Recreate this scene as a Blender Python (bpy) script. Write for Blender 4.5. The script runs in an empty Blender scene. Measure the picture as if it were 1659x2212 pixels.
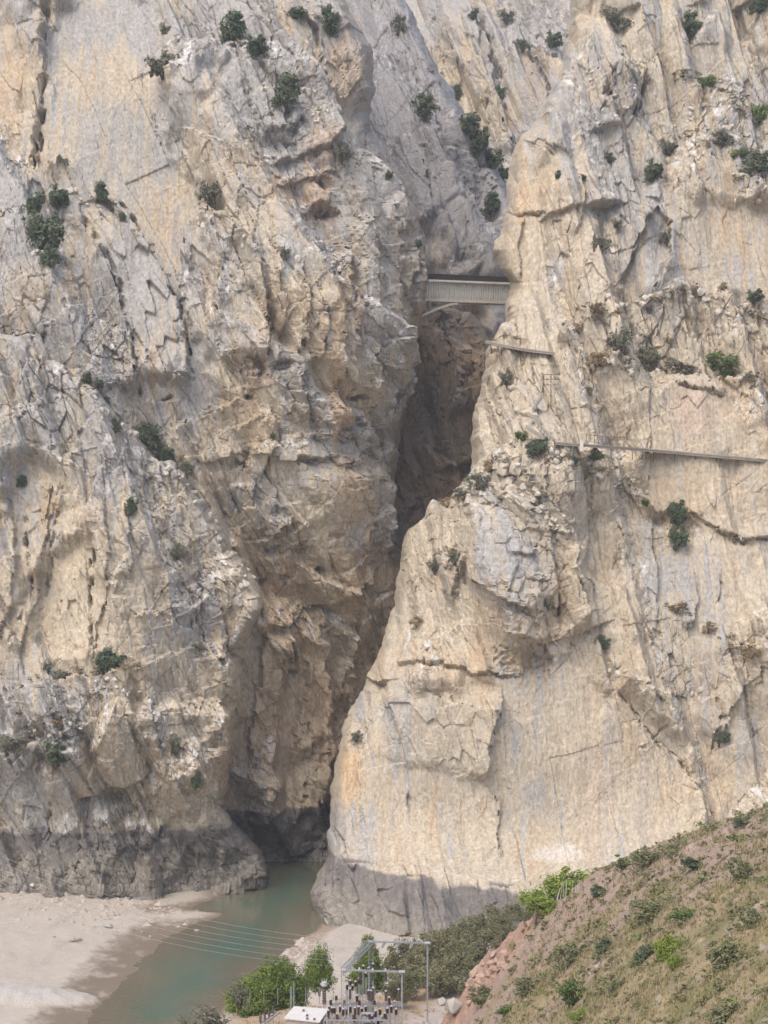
import bpy, bmesh, math, random
import numpy as np
from mathutils import Vector
from mathutils.bvhtree import BVHTree

# ------------------------------------------------------------------ camera, sky, sun, exposure
SC = bpy.context.scene
COL = SC.collection
CAMZ, FOC, CX, CY, PITCH = 75.0, 5400.0, 829.5, 1106.0, math.atan((1106 - 933) / 5400.0)
cam = bpy.data.cameras.new('camera'); cam_o = bpy.data.objects.new('camera', cam); COL.objects.link(cam_o)
cam_o.location = (0, 0, CAMZ); cam_o.rotation_euler = (math.pi / 2 - PITCH, 0, 0)
cam.sensor_fit = 'VERTICAL'; cam.sensor_height = 24.0; cam.lens = 24.0 * FOC / 2212.0
cam.clip_start = 1.0; cam.clip_end = 20000.0
SC.camera = cam_o
SUN_EL, SUN_AZ = math.radians(56), math.radians(213)      # azimuth clockwise from +Y: behind the camera, to its left
wd = bpy.data.worlds.new('World'); SC.world = wd; wd.use_nodes = True
wn = wd.node_tree.nodes; wl = wd.node_tree.links; wn.clear()
sky = wn.new('ShaderNodeTexSky'); sky.sky_type = 'NISHITA'; sky.sun_disc = False
sky.sun_elevation = SUN_EL; sky.sun_rotation = SUN_AZ; sky.air_density = 1.0; sky.dust_density = 4.0; sky.ozone_density = 1.0
bg = wn.new('ShaderNodeBackground'); bg.inputs['Strength'].default_value = 0.15
wo = wn.new('ShaderNodeOutputWorld'); wl.new(sky.outputs[0], bg.inputs[0]); wl.new(bg.outputs[0], wo.inputs[0])
sl = bpy.data.lights.new('sun', 'SUN'); sl.energy = 1.05; sl.angle = math.radians(38); sl.color = (1.0, 0.94, 0.85)
so = bpy.data.objects.new('sun', sl); COL.objects.link(so)
_d = Vector((math.sin(SUN_AZ) * math.cos(SUN_EL), math.cos(SUN_AZ) * math.cos(SUN_EL), math.sin(SUN_EL)))
so.rotation_euler = _d.to_track_quat('Z', 'Y').to_euler(); so.location = (0, -50, 300)
SC.view_settings.view_transform = 'Standard'; SC.view_settings.look = 'None'
SC.view_settings.exposure = 0.74; SC.view_settings.gamma = 1.0; SC.view_settings.use_curve_mapping = False
SC.render.engine = 'CYCLES'; SC.cycles.max_bounces = 4; SC.cycles.diffuse_bounces = 2; SC.cycles.glossy_bounces = 2; SC.cycles.volume_bounces = 0; SC.cycles.use_light_tree = False; SC.cycles.use_adaptive_sampling = True; SC.cycles.adaptive_threshold = 0.05; SC.cycles.use_denoising = True

# ------------------------------------------------------------------ survey helpers
F_ = np.array([0, math.cos(PITCH), -math.sin(PITCH)]); U_ = np.array([0, math.sin(PITCH), math.cos(PITCH)])
CAMP = np.array([0, 0, CAMZ])
def ray(x, y):
    a = (np.asarray(x, float) - CX) / FOC; b = (CY - np.asarray(y, float)) / FOC
    return F_ + a[..., None] * np.array([1.0, 0, 0]) + b[..., None] * U_
def at(x, y, Y):            # the place seen at picture point (x, y) and Y metres away
    d = ray(x, y); return CAMP + d * (np.asarray(Y, float) / d[..., 1])[..., None]
def atz(x, y, z):           # the place seen at (x, y) on level z
    d = ray(x, y); return CAMP + d * ((z - CAMZ) / d[..., 2])[..., None]
def V(p): return Vector([float(q) for q in p])

# ------------------------------------------------------------------ noise
def h2(ix, iy, s):
    with np.errstate(over='ignore'):
        n = ix.astype(np.uint32) * np.uint32(374761393) + iy.astype(np.uint32) * np.uint32(668265263) + np.uint32((int(s) * 362437) & 0xffffffff)
        n = (n ^ (n >> np.uint32(13))) * np.uint32(1274126177)
        n = (n ^ (n >> np.uint32(15))) * np.uint32(2246822519)
        n = n ^ (n >> np.uint32(16))
    return (n & np.uint32(0xffffff)).astype(np.float32) * np.float32(1 / 16777216.0)
def pn(x, y, s=0):
    ix = np.floor(x); iy = np.floor(y); fx = (x - ix).astype(np.float32); fy = (y - iy).astype(np.float32); ix = ix.astype(np.int64); iy = iy.astype(np.int64)
    def g(i, j):
        a = h2(ix + i, iy + j, s) * (2 * math.pi); return np.cos(a) * (fx - i) + np.sin(a) * (fy - j)
    u = fx * fx * fx * (fx * (fx * 6 - 15) + 10); v = fy * fy * fy * (fy * (fy * 6 - 15) + 10)
    a = g(0, 0) * (1 - u) + g(1, 0) * u; b = g(0, 1) * (1 - u) + g(1, 1) * u
    return (a * (1 - v) + b * v) * 1.5
def fbm(x, y, o=4, s=0, g=0.5):
    r = 0; a = 1.0; t = 0
    for i in range(o):
        r = r + a * pn(x, y, s + i * 17); t += a; a *= g; x = x * 2.03; y = y * 2.03
    return r / t
def ridged(x, y, o=3, s=0):
    r = 0; a = 1.0; t = 0
    for i in range(o):
        r = r + a * (1 - 2 * np.abs(pn(x, y, s + i * 13))); t += a; a *= 0.5; x = x * 2.1; y = y * 2.1
    return r / t
def rot(x, z, deg):
    c, s = math.cos(math.radians(deg)), math.sin(math.radians(deg)); return c * x + s * z, -s * x + c * z
def cells(x, z, sx, sz, deg, s, off, tilt, crack=0.0, cw=0.06):
    """plates: every cell of a stretched, turned Voronoi net is a tilted flat face of its own"""
    a, b = rot(x, z, deg); a = a / sx; b = b / sz
    ia = np.floor(a).astype(np.int64); ib = np.floor(b).astype(np.int64)
    f1 = np.full(a.shape, 9.0); f2 = np.full(a.shape, 9.0); h = np.zeros(a.shape)
    for i in (-1, 0, 1):
        for j in (-1, 0, 1):
            ca = ia + i; cb = ib + j
            r1 = h2(ca, cb, s); r2 = h2(ca, cb, s + 1)
            da = a - (ca + 0.1 + 0.8 * r1); db = b - (cb + 0.1 + 0.8 * r2)
            d = np.sqrt(da * da + db * db)
            hi = off * (2 * h2(ca, cb, s + 2) - 1) + tilt * ((2 * h2(ca, cb, s + 3) - 1) * da * sx + (2 * h2(ca, cb, s + 4) - 1) * db * sz)
            near = d < f1
            f2 = np.where(near, f1, np.minimum(f2, d)); h = np.where(near, hi, h); f1 = np.where(near, d, f1)
    if crack: h = h - crack * np.clip(1 - (f2 - f1) / cw, 0, 1)
    return h
def blocks(x, z, sx, sz, deg, s, off, tilt, k):
    """continuous chiselled relief: upper hull of tilted faces"""
    a, b = rot(x, z, deg); a = a / sx; b = b / sz
    ia = np.floor(a).astype(np.int64); ib = np.floor(b).astype(np.int64); h = np.full(a.shape, -1e9)
    for i in (-1, 0, 1):
        for j in (-1, 0, 1):
            ca = ia + i; cb = ib + j
            da = a - (ca + h2(ca, cb, s)); db = b - (cb + h2(ca, cb, s + 1))
            hi = off * h2(ca, cb, s + 2) + tilt * ((2 * h2(ca, cb, s + 3) - 1) * da * sx + (2 * h2(ca, cb, s + 4) - 1) * db * sz) - k * np.maximum(np.abs(da), np.abs(db)) * sx
            h = np.maximum(h, hi)
    return h
def sstep(e0, e1, x): t = np.clip((x - e0) / (e1 - e0), 0, 1); return t * t * (3 - 2 * t)
def tps(pts):
    p = np.array(pts, float); X = p[:, :2] / 1000; n = len(p)
    def U(r2): return np.where(r2 > 1e-12, r2 * np.log(r2 + 1e-12), 0)
    K = U(((X[:, None] - X[None]) ** 2).sum(-1)) + np.eye(n) * 2e-3
    Pm = np.c_[np.ones(n), X]; A = np.zeros((n + 3, n + 3)); A[:n, :n] = K; A[:n, n:] = Pm; A[n:, :n] = Pm.T
    w = np.linalg.solve(A, np.r_[p[:, 2], 0, 0, 0])
    def f(x, y):
        x = x / 1000; y = y / 1000; r = w[n] + w[n + 1] * x + w[n + 2] * y
        for i in range(n): r = r + w[i] * U((x - X[i, 0]) ** 2 + (y - X[i, 1]) ** 2)
        return r
    return f
def idw(pts, x, y, p=3.0, s=40.0):
    q = np.array(pts, float); num = 0; den = 0
    for r in q:
        w = 1.0 / (((x - r[0]) ** 2 + (y - r[1]) ** 2 + s * s) ** (p / 2)); num = num + w * r[2]; den = den + w
    return num / den
def coarse(f, gx, gy, k=7):
    ny, nx = gx.shape; iy = np.unique(np.r_[np.arange(0, ny, k), ny - 1]); ix = np.unique(np.r_[np.arange(0, nx, k), nx - 1])
    c = f(gx[np.ix_(iy, ix)], gy[np.ix_(iy, ix)]); jx = np.arange(nx); i = np.clip(np.searchsorted(ix, jx, 'right') - 1, 0, len(ix) - 2); t = (jx - ix[i]) / (ix[i + 1] - ix[i]); c = c[:, i] * (1 - t) + c[:, i + 1] * t
    jy = np.arange(ny); i = np.clip(np.searchsorted(iy, jy, 'right') - 1, 0, len(iy) - 2); t = ((jy - iy[i]) / (iy[i + 1] - iy[i]))[:, None]; return c[i] * (1 - t) + c[i + 1] * t
def pline(px, py, poly):
    """distance, signed side (+ = left of travel on screen / below), distance to the nearer end along the line"""
    best = np.full(px.shape, 1e9); side = np.zeros(px.shape); al = np.zeros(px.shape); L = 0.0
    seg = list(zip(poly[:-1], poly[1:])); tot = sum(math.dist(a, b) for a, b in seg)
    for (ax, ay), (bx, by) in seg:
        dx, dy = bx - ax, by - ay; l = math.hypot(dx, dy)
        t = np.clip(((px - ax) * dx + (py - ay) * dy) / (l * l), 0, 1)
        d = np.hypot(px - ax - t * dx, py - ay - t * dy); n = d < best
        best = np.where(n, d, best); side = np.where(n, dx * (py - ay) - dy * (px - ax), side); al = np.where(n, L + t * l, al); L += l
    return best, side, np.minimum(al, tot - al), tot
def relief(h, wx, wy, gx, gy, faults=(), cracks=(), pits=(), bulges=()):
    for poly, amt, dec in faults:
        q = np.array(poly, float); m = dec * 4 + 20
        k = (wx > q[:, 0].min() - m) & (wx < q[:, 0].max() + m) & (wy > q[:, 1].min() - m) & (wy < q[:, 1].max() + m)
        if not k.any(): continue
        d, s, e, tot = pline(wx[k], wy[k], poly)
        on = (s > 0) if amt > 0 else (s < 0)
        d = np.maximum(.75 * pline(gx[k], gy[k], poly)[0] + .25 * d - 6, 0)
        w = sstep(0, min(30, tot * 0.3), e) * np.clip(.70 + cells(gx[k], gy[k], 26, 70, -24, int(abs(poly[0][0])) + 11, .22, .006), .45, 1.2)
        h[k] += np.where(on, abs(amt) * np.exp(-d / dec), 0) * w
    for poly, wd_, dep in cracks:
        q = np.array(poly, float); m = wd_ * 4
        k = (wx > q[:, 0].min() - m) & (wx < q[:, 0].max() + m) & (wy > q[:, 1].min() - m) & (wy < q[:, 1].max() + m)
        if not k.any(): continue
        d, s, e, tot = pline(wx[k], wy[k], poly)
        h[k] -= dep * np.clip(1 - d / wd_, 0, 1) ** 0.7 * sstep(-1, min(20, tot * 0.3), e) * np.clip(.55 + 1.5 * fbm(wx[k] / 26, wy[k] / 26, 2, int(poly[0][1]) + 5), 0, 1.2)
    for (cx, cy, rx, ry, dep) in pits:
        k = (np.abs(wx - cx) < rx * 2) & (np.abs(wy - cy) < ry * 2)
        if not k.any(): continue
        r = np.hypot((wx[k] - cx) / rx, (wy[k] - cy) / ry) + .5 * pn(wx[k] / 9, wy[k] / 9, int(cx)); h[k] -= .8 * dep * np.clip(1.15 - r, 0, 1) ** 0.8 * (r < 1.15)
    for (cx, cy, rx, ry, am) in bulges:
        h += am * np.exp(-((wx - cx) / rx) ** 2 - ((wy - cy) / ry) ** 2)
    return h

# ------------------------------------------------------------------ mesh helpers
def tag(o, label=None, cat=None, group=None, kind=None):
    if label: o['label'] = label
    if cat: o['category'] = cat
    if group: o['group'] = group
    if kind: o['kind'] = kind
    return o
def grid_mesh(name, P, C=None, mat=None, flip=False, extra=None, smooth=False):
    ny, nx = P.shape[:2]; me = bpy.data.meshes.new(name)
    i = np.arange(ny * nx, dtype=np.int32).reshape(ny, nx)
    q = np.stack([i[:-1, :-1], i[1:, :-1], i[1:, 1:], i[:-1, 1:]], -1).reshape(-1, 4)
    if flip: q = q[:, ::-1]
    me.vertices.add(ny * nx); me.vertices.foreach_set('co', P.reshape(-1).astype(np.float32))
    me.loops.add(q.size); me.loops.foreach_set('vertex_index', np.ascontiguousarray(q).reshape(-1))
    me.polygons.add(len(q)); me.polygons.foreach_set('loop_start', np.arange(0, q.size, 4, dtype=np.int32))
    me.polygons.foreach_set('loop_total', np.full(len(q), 4, np.int32))
    me.polygons.foreach_set('use_smooth', np.full(len(q), smooth))
    me.update(calc_edges=True)
    if C is not None:
        a = me.attributes.new('rock_colour', 'FLOAT_COLOR', 'POINT')
        c = np.ones((ny * nx, 4), np.float32); c[:, :3] = C.reshape(-1, 3); a.data.foreach_set('color', c.reshape(-1))
    if extra is not None:
        a = me.attributes.new('amount', 'FLOAT', 'POINT'); a.data.foreach_set('value', extra.reshape(-1).astype(np.float32))
    if mat: me.materials.append(mat)
    o = bpy.data.objects.new(name, me); COL.objects.link(o); return o
def raw_mesh(name, verts, faces, mat=None, smooth=False):
    me = bpy.data.meshes.new(name); me.from_pydata([tuple(v) for v in verts], [], [tuple(f) for f in faces])
    if mat: me.materials.append(mat)
    if smooth: me.polygons.foreach_set('use_smooth', [True] * len(me.polygons))
    me.update(); return me
def obj(name, me, parent=None, loc=None):
    o = bpy.data.objects.new(name, me); COL.objects.link(o)
    if loc is not None: o.location = loc
    if parent is not None: o.parent = parent
    return o

# ------------------------------------------------------------------ materials
def mat_new(name):
    m = bpy.data.materials.new(name); m.use_nodes = True; nt = m.node_tree; b = nt.nodes['Principled BSDF']; return m, nt, b
def N(nt, t, **kw):
    n = nt.nodes.new(t)
    for k, v in kw.items():
        if k in n.inputs: n.inputs[k].default_value = v
        else: setattr(n, k, v)
    return n
def rock_mat(name, bump=0.5, scale=1.0, streak=0.0, cracks=False):
    m, nt, b = mat_new(name); L = nt.links
    at_ = N(nt, 'ShaderNodeAttribute', attribute_name='rock_colour')
    tc = N(nt, 'ShaderNodeTexCoord'); mp = N(nt, 'ShaderNodeMapping'); mp.inputs['Scale'].default_value = (1.6 * scale, 1.6 * scale, 0.8 * scale)
    L.new(tc.outputs['Object'], mp.inputs[0])
    n1 = N(nt, 'ShaderNodeTexNoise', Scale=1.4, Detail=3.0, Roughness=0.68); L.new(mp.outputs[0], n1.inputs['Vector'])
    r1 = N(nt, 'ShaderNodeMapRange'); r1.inputs[1].default_value = 0.3; r1.inputs[2].default_value = 0.7; r1.inputs[3].default_value = 0.74; r1.inputs[4].default_value = 1.22
    L.new(n1.outputs[0], r1.inputs[0])
    mx = N(nt, 'ShaderNodeMix', data_type='RGBA', blend_type='MULTIPLY'); mx.inputs[0].default_value = 1.0
    ml = r1
    last = ml
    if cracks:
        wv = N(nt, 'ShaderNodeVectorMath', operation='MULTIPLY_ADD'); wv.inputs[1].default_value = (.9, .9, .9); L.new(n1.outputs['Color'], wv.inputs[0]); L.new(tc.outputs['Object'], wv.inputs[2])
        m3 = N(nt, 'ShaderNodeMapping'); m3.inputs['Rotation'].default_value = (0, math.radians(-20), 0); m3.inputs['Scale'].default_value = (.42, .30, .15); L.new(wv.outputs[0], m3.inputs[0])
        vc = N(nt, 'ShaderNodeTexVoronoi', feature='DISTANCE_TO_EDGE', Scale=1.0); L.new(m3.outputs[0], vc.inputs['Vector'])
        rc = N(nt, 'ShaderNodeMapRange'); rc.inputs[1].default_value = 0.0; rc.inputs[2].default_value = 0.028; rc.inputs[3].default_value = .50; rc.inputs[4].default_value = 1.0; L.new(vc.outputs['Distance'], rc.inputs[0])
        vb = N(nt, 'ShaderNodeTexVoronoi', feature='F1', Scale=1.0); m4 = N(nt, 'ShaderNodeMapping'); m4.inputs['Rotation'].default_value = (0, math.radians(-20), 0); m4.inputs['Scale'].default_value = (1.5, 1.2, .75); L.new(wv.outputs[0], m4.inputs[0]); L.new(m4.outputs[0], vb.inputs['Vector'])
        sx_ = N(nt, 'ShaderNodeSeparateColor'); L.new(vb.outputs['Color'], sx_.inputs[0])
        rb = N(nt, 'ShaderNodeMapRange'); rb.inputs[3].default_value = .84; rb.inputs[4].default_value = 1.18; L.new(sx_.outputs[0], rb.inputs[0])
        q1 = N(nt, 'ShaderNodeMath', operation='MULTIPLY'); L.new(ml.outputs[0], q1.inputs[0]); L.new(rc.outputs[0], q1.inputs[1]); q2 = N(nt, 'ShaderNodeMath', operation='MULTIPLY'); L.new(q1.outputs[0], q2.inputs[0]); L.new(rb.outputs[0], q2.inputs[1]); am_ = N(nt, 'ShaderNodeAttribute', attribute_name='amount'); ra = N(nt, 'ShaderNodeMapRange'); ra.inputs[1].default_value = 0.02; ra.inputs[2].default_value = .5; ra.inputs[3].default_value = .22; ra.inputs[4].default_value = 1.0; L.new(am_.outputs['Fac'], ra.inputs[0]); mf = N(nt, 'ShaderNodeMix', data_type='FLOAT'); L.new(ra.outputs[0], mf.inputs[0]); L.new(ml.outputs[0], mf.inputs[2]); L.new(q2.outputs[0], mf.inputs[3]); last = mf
    L.new(at_.outputs['Color'], mx.inputs[6]); L.new(last.outputs[0], mx.inputs[7]); L.new(mx.outputs[2], b.inputs['Base Color'])
    b.inputs['Roughness'].default_value = 0.93; b.inputs['Specular IOR Level'].default_value = 0.15
    bp = N(nt, 'ShaderNodeBump', Strength=bump, Distance=0.5); L.new(n1.outputs[0], bp.inputs['Height']); L.new(bp.outputs[0], b.inputs['Normal'])
    return m
def flat_mat(name, col, rough=0.8, metal=0.0, var=0.15, scale=3.0, spec=0.3):
    m, nt, b = mat_new(name); L = nt.links
    tc = N(nt, 'ShaderNodeTexCoord'); n1 = N(nt, 'ShaderNodeTexNoise', Scale=scale, Detail=5.0, Roughness=0.6); L.new(tc.outputs['Object'], n1.inputs['Vector'])
    r = N(nt, 'ShaderNodeMapRange'); r.inputs[1].default_value = 0.25; r.inputs[2].default_value = 0.75; r.inputs[3].default_value = 1 - var; r.inputs[4].default_value = 1 + var; L.new(n1.outputs[0], r.inputs[0])
    mx = N(nt, 'ShaderNodeMix', data_type='RGBA', blend_type='MULTIPLY'); mx.inputs[0].default_value = 1.0; mx.inputs[6].default_value = (*col, 1)
    L.new(r.outputs[0], mx.inputs[7]); L.new(mx.outputs[2], b.inputs['Base Color'])
    b.inputs['Roughness'].default_value = rough; b.inputs['Metallic'].default_value = metal; b.inputs['Specular IOR Level'].default_value = spec
    return m
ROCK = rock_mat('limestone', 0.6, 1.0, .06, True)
# ------------------------------------------------------------------ the cliffs
STEP = 2.45
GREY = np.array([.345, .332, .315]); CREAM = np.array([.462, .40, .31]); OCHRE = np.array([.445, .345, .235]); BROWN = np.array([.33, .255, .19])
WHITE = np.array([.60, .57, .53]); RUST = np.array([.39, .27, .20]); BAND = np.array([.165, .15, .14]); BANDLO = np.array([.235, .212, .178]); PINK = np.array([.46, .34, .27])
def mixc(c, t, k): k = np.clip(k, 0, 1)[..., None]; return c * (1 - k) + t * k
def slabs(x, z, sx, sz, deg, s, off, tilt, kk=1.0):
    """overlapping plates standing one before another: flat faces, a sharp crest on top, a steep right side"""
    a, b = rot(x, z, deg); a = a / sx; b = b / sz
    ia = np.floor(a).astype(np.int64); ib = np.floor(b).astype(np.int64); h = np.full(a.shape, -1e9); cr = np.zeros(a.shape); idn = np.zeros(a.shape)
    for i in (-1, 0, 1):
        for j in (-1, 0, 1):
            ca = ia + i; cb = ib + j; r5 = h2(ca, cb, s + 5); r6 = h2(ca, cb, s + 6)
            da = a - (ca + .15 + .7 * h2(ca, cb, s)); db = b - (cb + .15 + .7 * h2(ca, cb, s + 1)); db = db + .35 * (r6 - .5) * da * 2
            w1 = .34 + .36 * r5; w2 = .38 + .40 * r6
            hi = off * (2 * h2(ca, cb, s + 2) - 1) + tilt * ((2.4 * h2(ca, cb, s + 3) - 1) * da * sx + (1.6 * h2(ca, cb, s + 4) - .6) * db * sx)
            hi = hi - kk * sx * (1.5 * np.maximum(da - w1, 0) + .55 * np.maximum(-da - w1, 0)) - kk * sz * (.75 * np.maximum(db - w2, 0) + .12 * np.maximum(-db - w2, 0))
            k = hi > h; h = np.where(k, hi, h); cr = np.where(k, np.maximum(sstep(w2 - .10, w2 + .02, db), .6 * sstep(w1 - .06, w1 + .04, da)), cr); idn = np.where(k, r5, idn)
    return h, cr, idn
def massif(name, edge, ybox, far_x, ctrl, rough, grey, warm, seed, side=1, roll=(28, 9.0), strata=25, faults=(), cracks=(), pits=(), bulges=(),
           smooths=(), stains=(), tide=None, amp=1.0, tslope=0.0, tint=(1, 1, 1), step=None, skirt=70.0, base=None):
    """a rock mass: its outline edge x(y), survey depths ctrl (x, y, metres), then joints, plates and weathering as relief.
    side=1: the rock lies left of the outline; side=-1: right of it"""
    step = step or STEP
    y0, y1 = ybox; ny = int((y1 - y0) / step); yy = np.linspace(y0, y1, ny)
    e = np.array(edge, float); e = e[np.argsort(e[:, 0])]
    ex = np.interp(yy, e[:, 0], e[:, 1])
    exs = ex
    ex = ex + side * (4.5 * pn(yy / 26, yy * 0 + seed, seed) + 2.2 * pn(yy / 11, yy * 0 + seed, seed + 5))
    wmax = np.abs(ex - far_x).max(); nx = int(wmax / step)
    t = np.linspace(0, 1, nx)
    gx = far_x + (exs[:, None] - far_x) * t[None]; gy = np.repeat(yy[:, None], nx, 1); gx0 = gx; gx = gx + (ex - exs)[:, None] * sstep(26, 2, np.abs(exs[:, None] - gx))
    Y = coarse(tps(ctrl), gx0, gy)
    dist = np.abs(ex[:, None] - gx); q = np.clip(1 - (exs[:, None] - gx) * side / roll[0], 0, 1.1)
    Y = Y + roll[1] * q ** 2.4
    P = at(gx, gy, Y)
    X, Z = P[..., 0].astype(np.float32), P[..., 2].astype(np.float32); gx = gx.astype(np.float32); gy = gy.astype(np.float32)
    # relief, metres out of the face
    jx = cells(X, Z, 1.3, 2.6, strata, seed + 1, 5, 0) + cells(X, Z, 3.2, 6, strata, seed + 6, 7, 0); jy = cells(X, Z, 1.3, 2.6, strata, seed + 16, 5, 0) + cells(X, Z, 3.2, 6, strata, seed + 26, 7, 0)
    wx = gx + 3 * fbm(X / 4, Z / 4, 3, seed + 2) + .8 * jx
    wy = gy + 3 * fbm(X / 4, Z / 4, 3, seed + 4) + .8 * jy
    xw = X + .7 * fbm(X / 11, Z / 18, 2, seed + 11) + .05 * fbm(X / 1.1, Z / 1.1, 2, seed + 12)
    zw = Z + .7 * fbm(X / 11, Z / 18, 2, seed + 13) + .05 * fbm(X / 1.1, Z / 1.1, 2, seed + 14)
    R = coarse(lambda a, b: idw(rough, a, b), gx, gy) + 0.34 * fbm(X / 8, Z / 11, 3, seed + 21)
    for (cx, cy, rx, ry, am) in smooths: R = R - am * np.exp(-(((wx - cx) / rx) ** 4 + ((wy - cy) / ry) ** 4))
    R = np.clip(R, 0.03, 1)
    def joints(deg, sp, sd, step_, crk, cw):
        a, b = rot(xw, zw, deg); u = a / sp + .35 * pn(b / 30, a / 60, sd) + .05 * pn(b / 5, a / 9, sd + 1)
        k = np.floor(u); f = u - k; d = np.minimum(f, 1 - f)
        seg = b / (sp * 3.2) + 7.0 * h2(k.astype(np.int64), (k * 0).astype(np.int64), sd + 2); ks = np.floor(seg).astype(np.int64); fs = seg - ks
        st = h2(k.astype(np.int64), ks, sd + 3); ti = h2(k.astype(np.int64), ks, sd + 4) - .5; tz_ = h2(k.astype(np.int64), ks, sd + 6)
        gate = sstep(-.05, .25, pn(a / (sp * 4), b / (sp * 7), sd + 5))
        return step_ * (st - .5 + ti * f * .9 + (tz_ - .22) * 1.1 * (fs - .5)) - crk * gate * np.clip(1 - d * sp / cw, 0, 1)
    s1, k1, i1 = slabs(xw, zw, 13, 34, strata, seed + 31, 5.4, .28, 1.3)
    s2, k2, i2 = slabs(xw, zw, 4.8, 20, strata * .85, seed + 41, 2.6, .42, 2.4)
    s3, k3, i3 = slabs(xw, zw, 2.0, 8.0, strata * 1.1, seed + 51, 1.0, .48, 2.8)
    R0 = R; R = np.clip(np.maximum.reduce([.6 * R * sstep(.3, .95, R), .9 * k1 * sstep(.06, .3, R), .75 * k2 * sstep(.12, .5, R)]), .02, 1)
    h = s1 * (.05 + .95 * sstep(.04, .35, R0)) + s2 * (.10 + .90 * sstep(.05, .45, R0)) + s3 * (.06 + .94 * sstep(.12, .7, R0)) * (.32 + .68 * sstep(-.2, .3, pn(X / 10, Z / 17, seed + 56)))
    h += joints(strata, 8, seed + 35, 1.3, .6, .22) * (.3 + .7 * R0) + joints(strata * .5, 3.1, seed + 45, 1.0, .40, .15) * (.12 + .88 * R0) + joints(strata - 62, 9.5, seed + 49, .8, .35, .16) * (.08 + .92 * R0)
    fg = np.clip((.06 + .94 * sstep(.12, .55, R0)) * (.22 + .78 * sstep(-.10, .30, pn(X / 10, Z / 17, seed + 56) + .35 * (i2 - .5) + .3 * (k1 - .3))), 0, 1)
    h += (cells(xw, zw, 1.7, 5.6, strata * .9, seed + 55, .42, .34, .55, .055) + cells(xw, zw, 3.4, 5.0, strata - 50, seed + 58, .30, .14, .45, .03)) * fg
    h += .8 * cells(xw, zw, 1.1, 3.6, strata + 10, seed + 61, .36, .55) * R ** 1.1 + .8 * cells(xw, zw, .8, 1.3, strata + 15, seed + 71, .22, .5) * R ** 1.4
    h += 0.14 * ridged(X / 2.6, Z / 30, 3, seed + 81) * (1 - 0.5 * R) + 0.04 * fbm(X / .7, Z / 1.1, 3, seed + 83) + .25 * fbm(X / 7, Z / 9, 2, seed + 85)
    h *= amp
    relief(h, wx, wy, gx, gy, faults, cracks, pits, bulges)
    for ax in (0, 1):
        g = np.concatenate([h[:1], h, h[-1:]], 0) if ax == 0 else np.concatenate([h[:, :1], h, h[:, -1:]], 1)
        h = (g[:-2] + 14 * g[1:-1] + g[2:]) / 16 if ax == 0 else (g[:, :-2] + 14 * g[:, 1:-1] + g[:, 2:]) / 16
    h += (.08 * fbm(X / .45, Z / .6, 2, seed + 87) + .12 * cells(xw, zw, .55, .9, strata, seed + 89, 1, .5)) * (.08 + .92 * R) * amp
    h = np.where(h > 0, h * (.2 + .8 * sstep(0, 46, dist)), h * (.4 + .6 * sstep(0, 20, dist)))
    # direction out of the face
    ty = np.gradient(P, axis=0); tx = np.gradient(P, axis=1); nn = np.cross(ty, tx); nn /= np.linalg.norm(nn, axis=-1, keepdims=True) + 1e-9
    nn *= np.sign(-nn[..., 1:2] + 1e-9)
    nn = nn + np.array([0, -1.2, 0]); nn /= np.linalg.norm(nn, axis=-1, keepdims=True)
    P = P + nn * h[..., None]
    # colour of the stone itself: weathered grey skin, fresh cream and ochre, rust, drip streaks
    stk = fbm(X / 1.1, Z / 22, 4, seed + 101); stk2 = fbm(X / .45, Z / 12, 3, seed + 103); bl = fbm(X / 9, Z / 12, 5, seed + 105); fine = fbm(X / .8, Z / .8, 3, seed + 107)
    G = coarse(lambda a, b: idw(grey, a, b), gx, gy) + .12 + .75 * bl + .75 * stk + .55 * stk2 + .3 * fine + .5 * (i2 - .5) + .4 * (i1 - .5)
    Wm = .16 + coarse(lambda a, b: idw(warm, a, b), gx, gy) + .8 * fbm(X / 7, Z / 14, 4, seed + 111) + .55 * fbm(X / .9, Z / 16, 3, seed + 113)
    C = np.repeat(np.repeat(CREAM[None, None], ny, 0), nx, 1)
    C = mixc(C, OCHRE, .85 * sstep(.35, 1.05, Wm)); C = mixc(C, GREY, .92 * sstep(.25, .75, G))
    C = mixc(C, RUST, .7 * sstep(.95, 1.5, Wm + .4 * fine)); C = mixc(C, WHITE, .85 * sstep(.10, .36, fbm(X / 1.8, Z / 3.2, 4, seed + 121)) * sstep(.2, .6, R))
    C = C * (1 + .13 * stk2 + .24 * fine + .12 * stk)[..., None]
    for (cx, cy, rx, ry, col, k) in stains:
        b_ = (np.abs(gx - cx) < rx * 1.6 + 15) & (np.abs(gy - cy) < ry * 1.6 + 15)
        if not b_.any(): continue
        r = ((wx[b_] - cx) / rx) ** 2 + ((wy[b_] - cy) / ry) ** 2 + .8 * stk[b_] + .7 * fine[b_] + .8 * bl[b_]
        C[b_] = mixc(C[b_], np.array(col) * (1 + .25 * stk2[b_])[..., None], .8 * k * sstep(1.3, .2, r))
    if tide:
        tz = P[..., 2] - tide - tslope * (gx - 700) + .35 * np.sin(P[..., 2] * 3.1 + 2 * bl) * sstep(-4, 0, P[..., 2] - tide) + .55 * fbm(X / 3.5, Z / 3.5, 4, seed + 131) - .6 * np.clip(fbm(X / .8, Z / 4, 3, seed + 133), 0, 1)
        lo = mixc(np.broadcast_to(BAND, C.shape), BANDLO, sstep(-1.5, -6, tz) + .5 * fine + .4 * bl)
        C = mixc(C, lo * (1 + .25 * fine + .12 * stk)[..., None], sstep(.25, -.3, tz) * .95)
    C = np.clip(C * np.array(tint), .02, .8); rough_out = R
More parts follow.
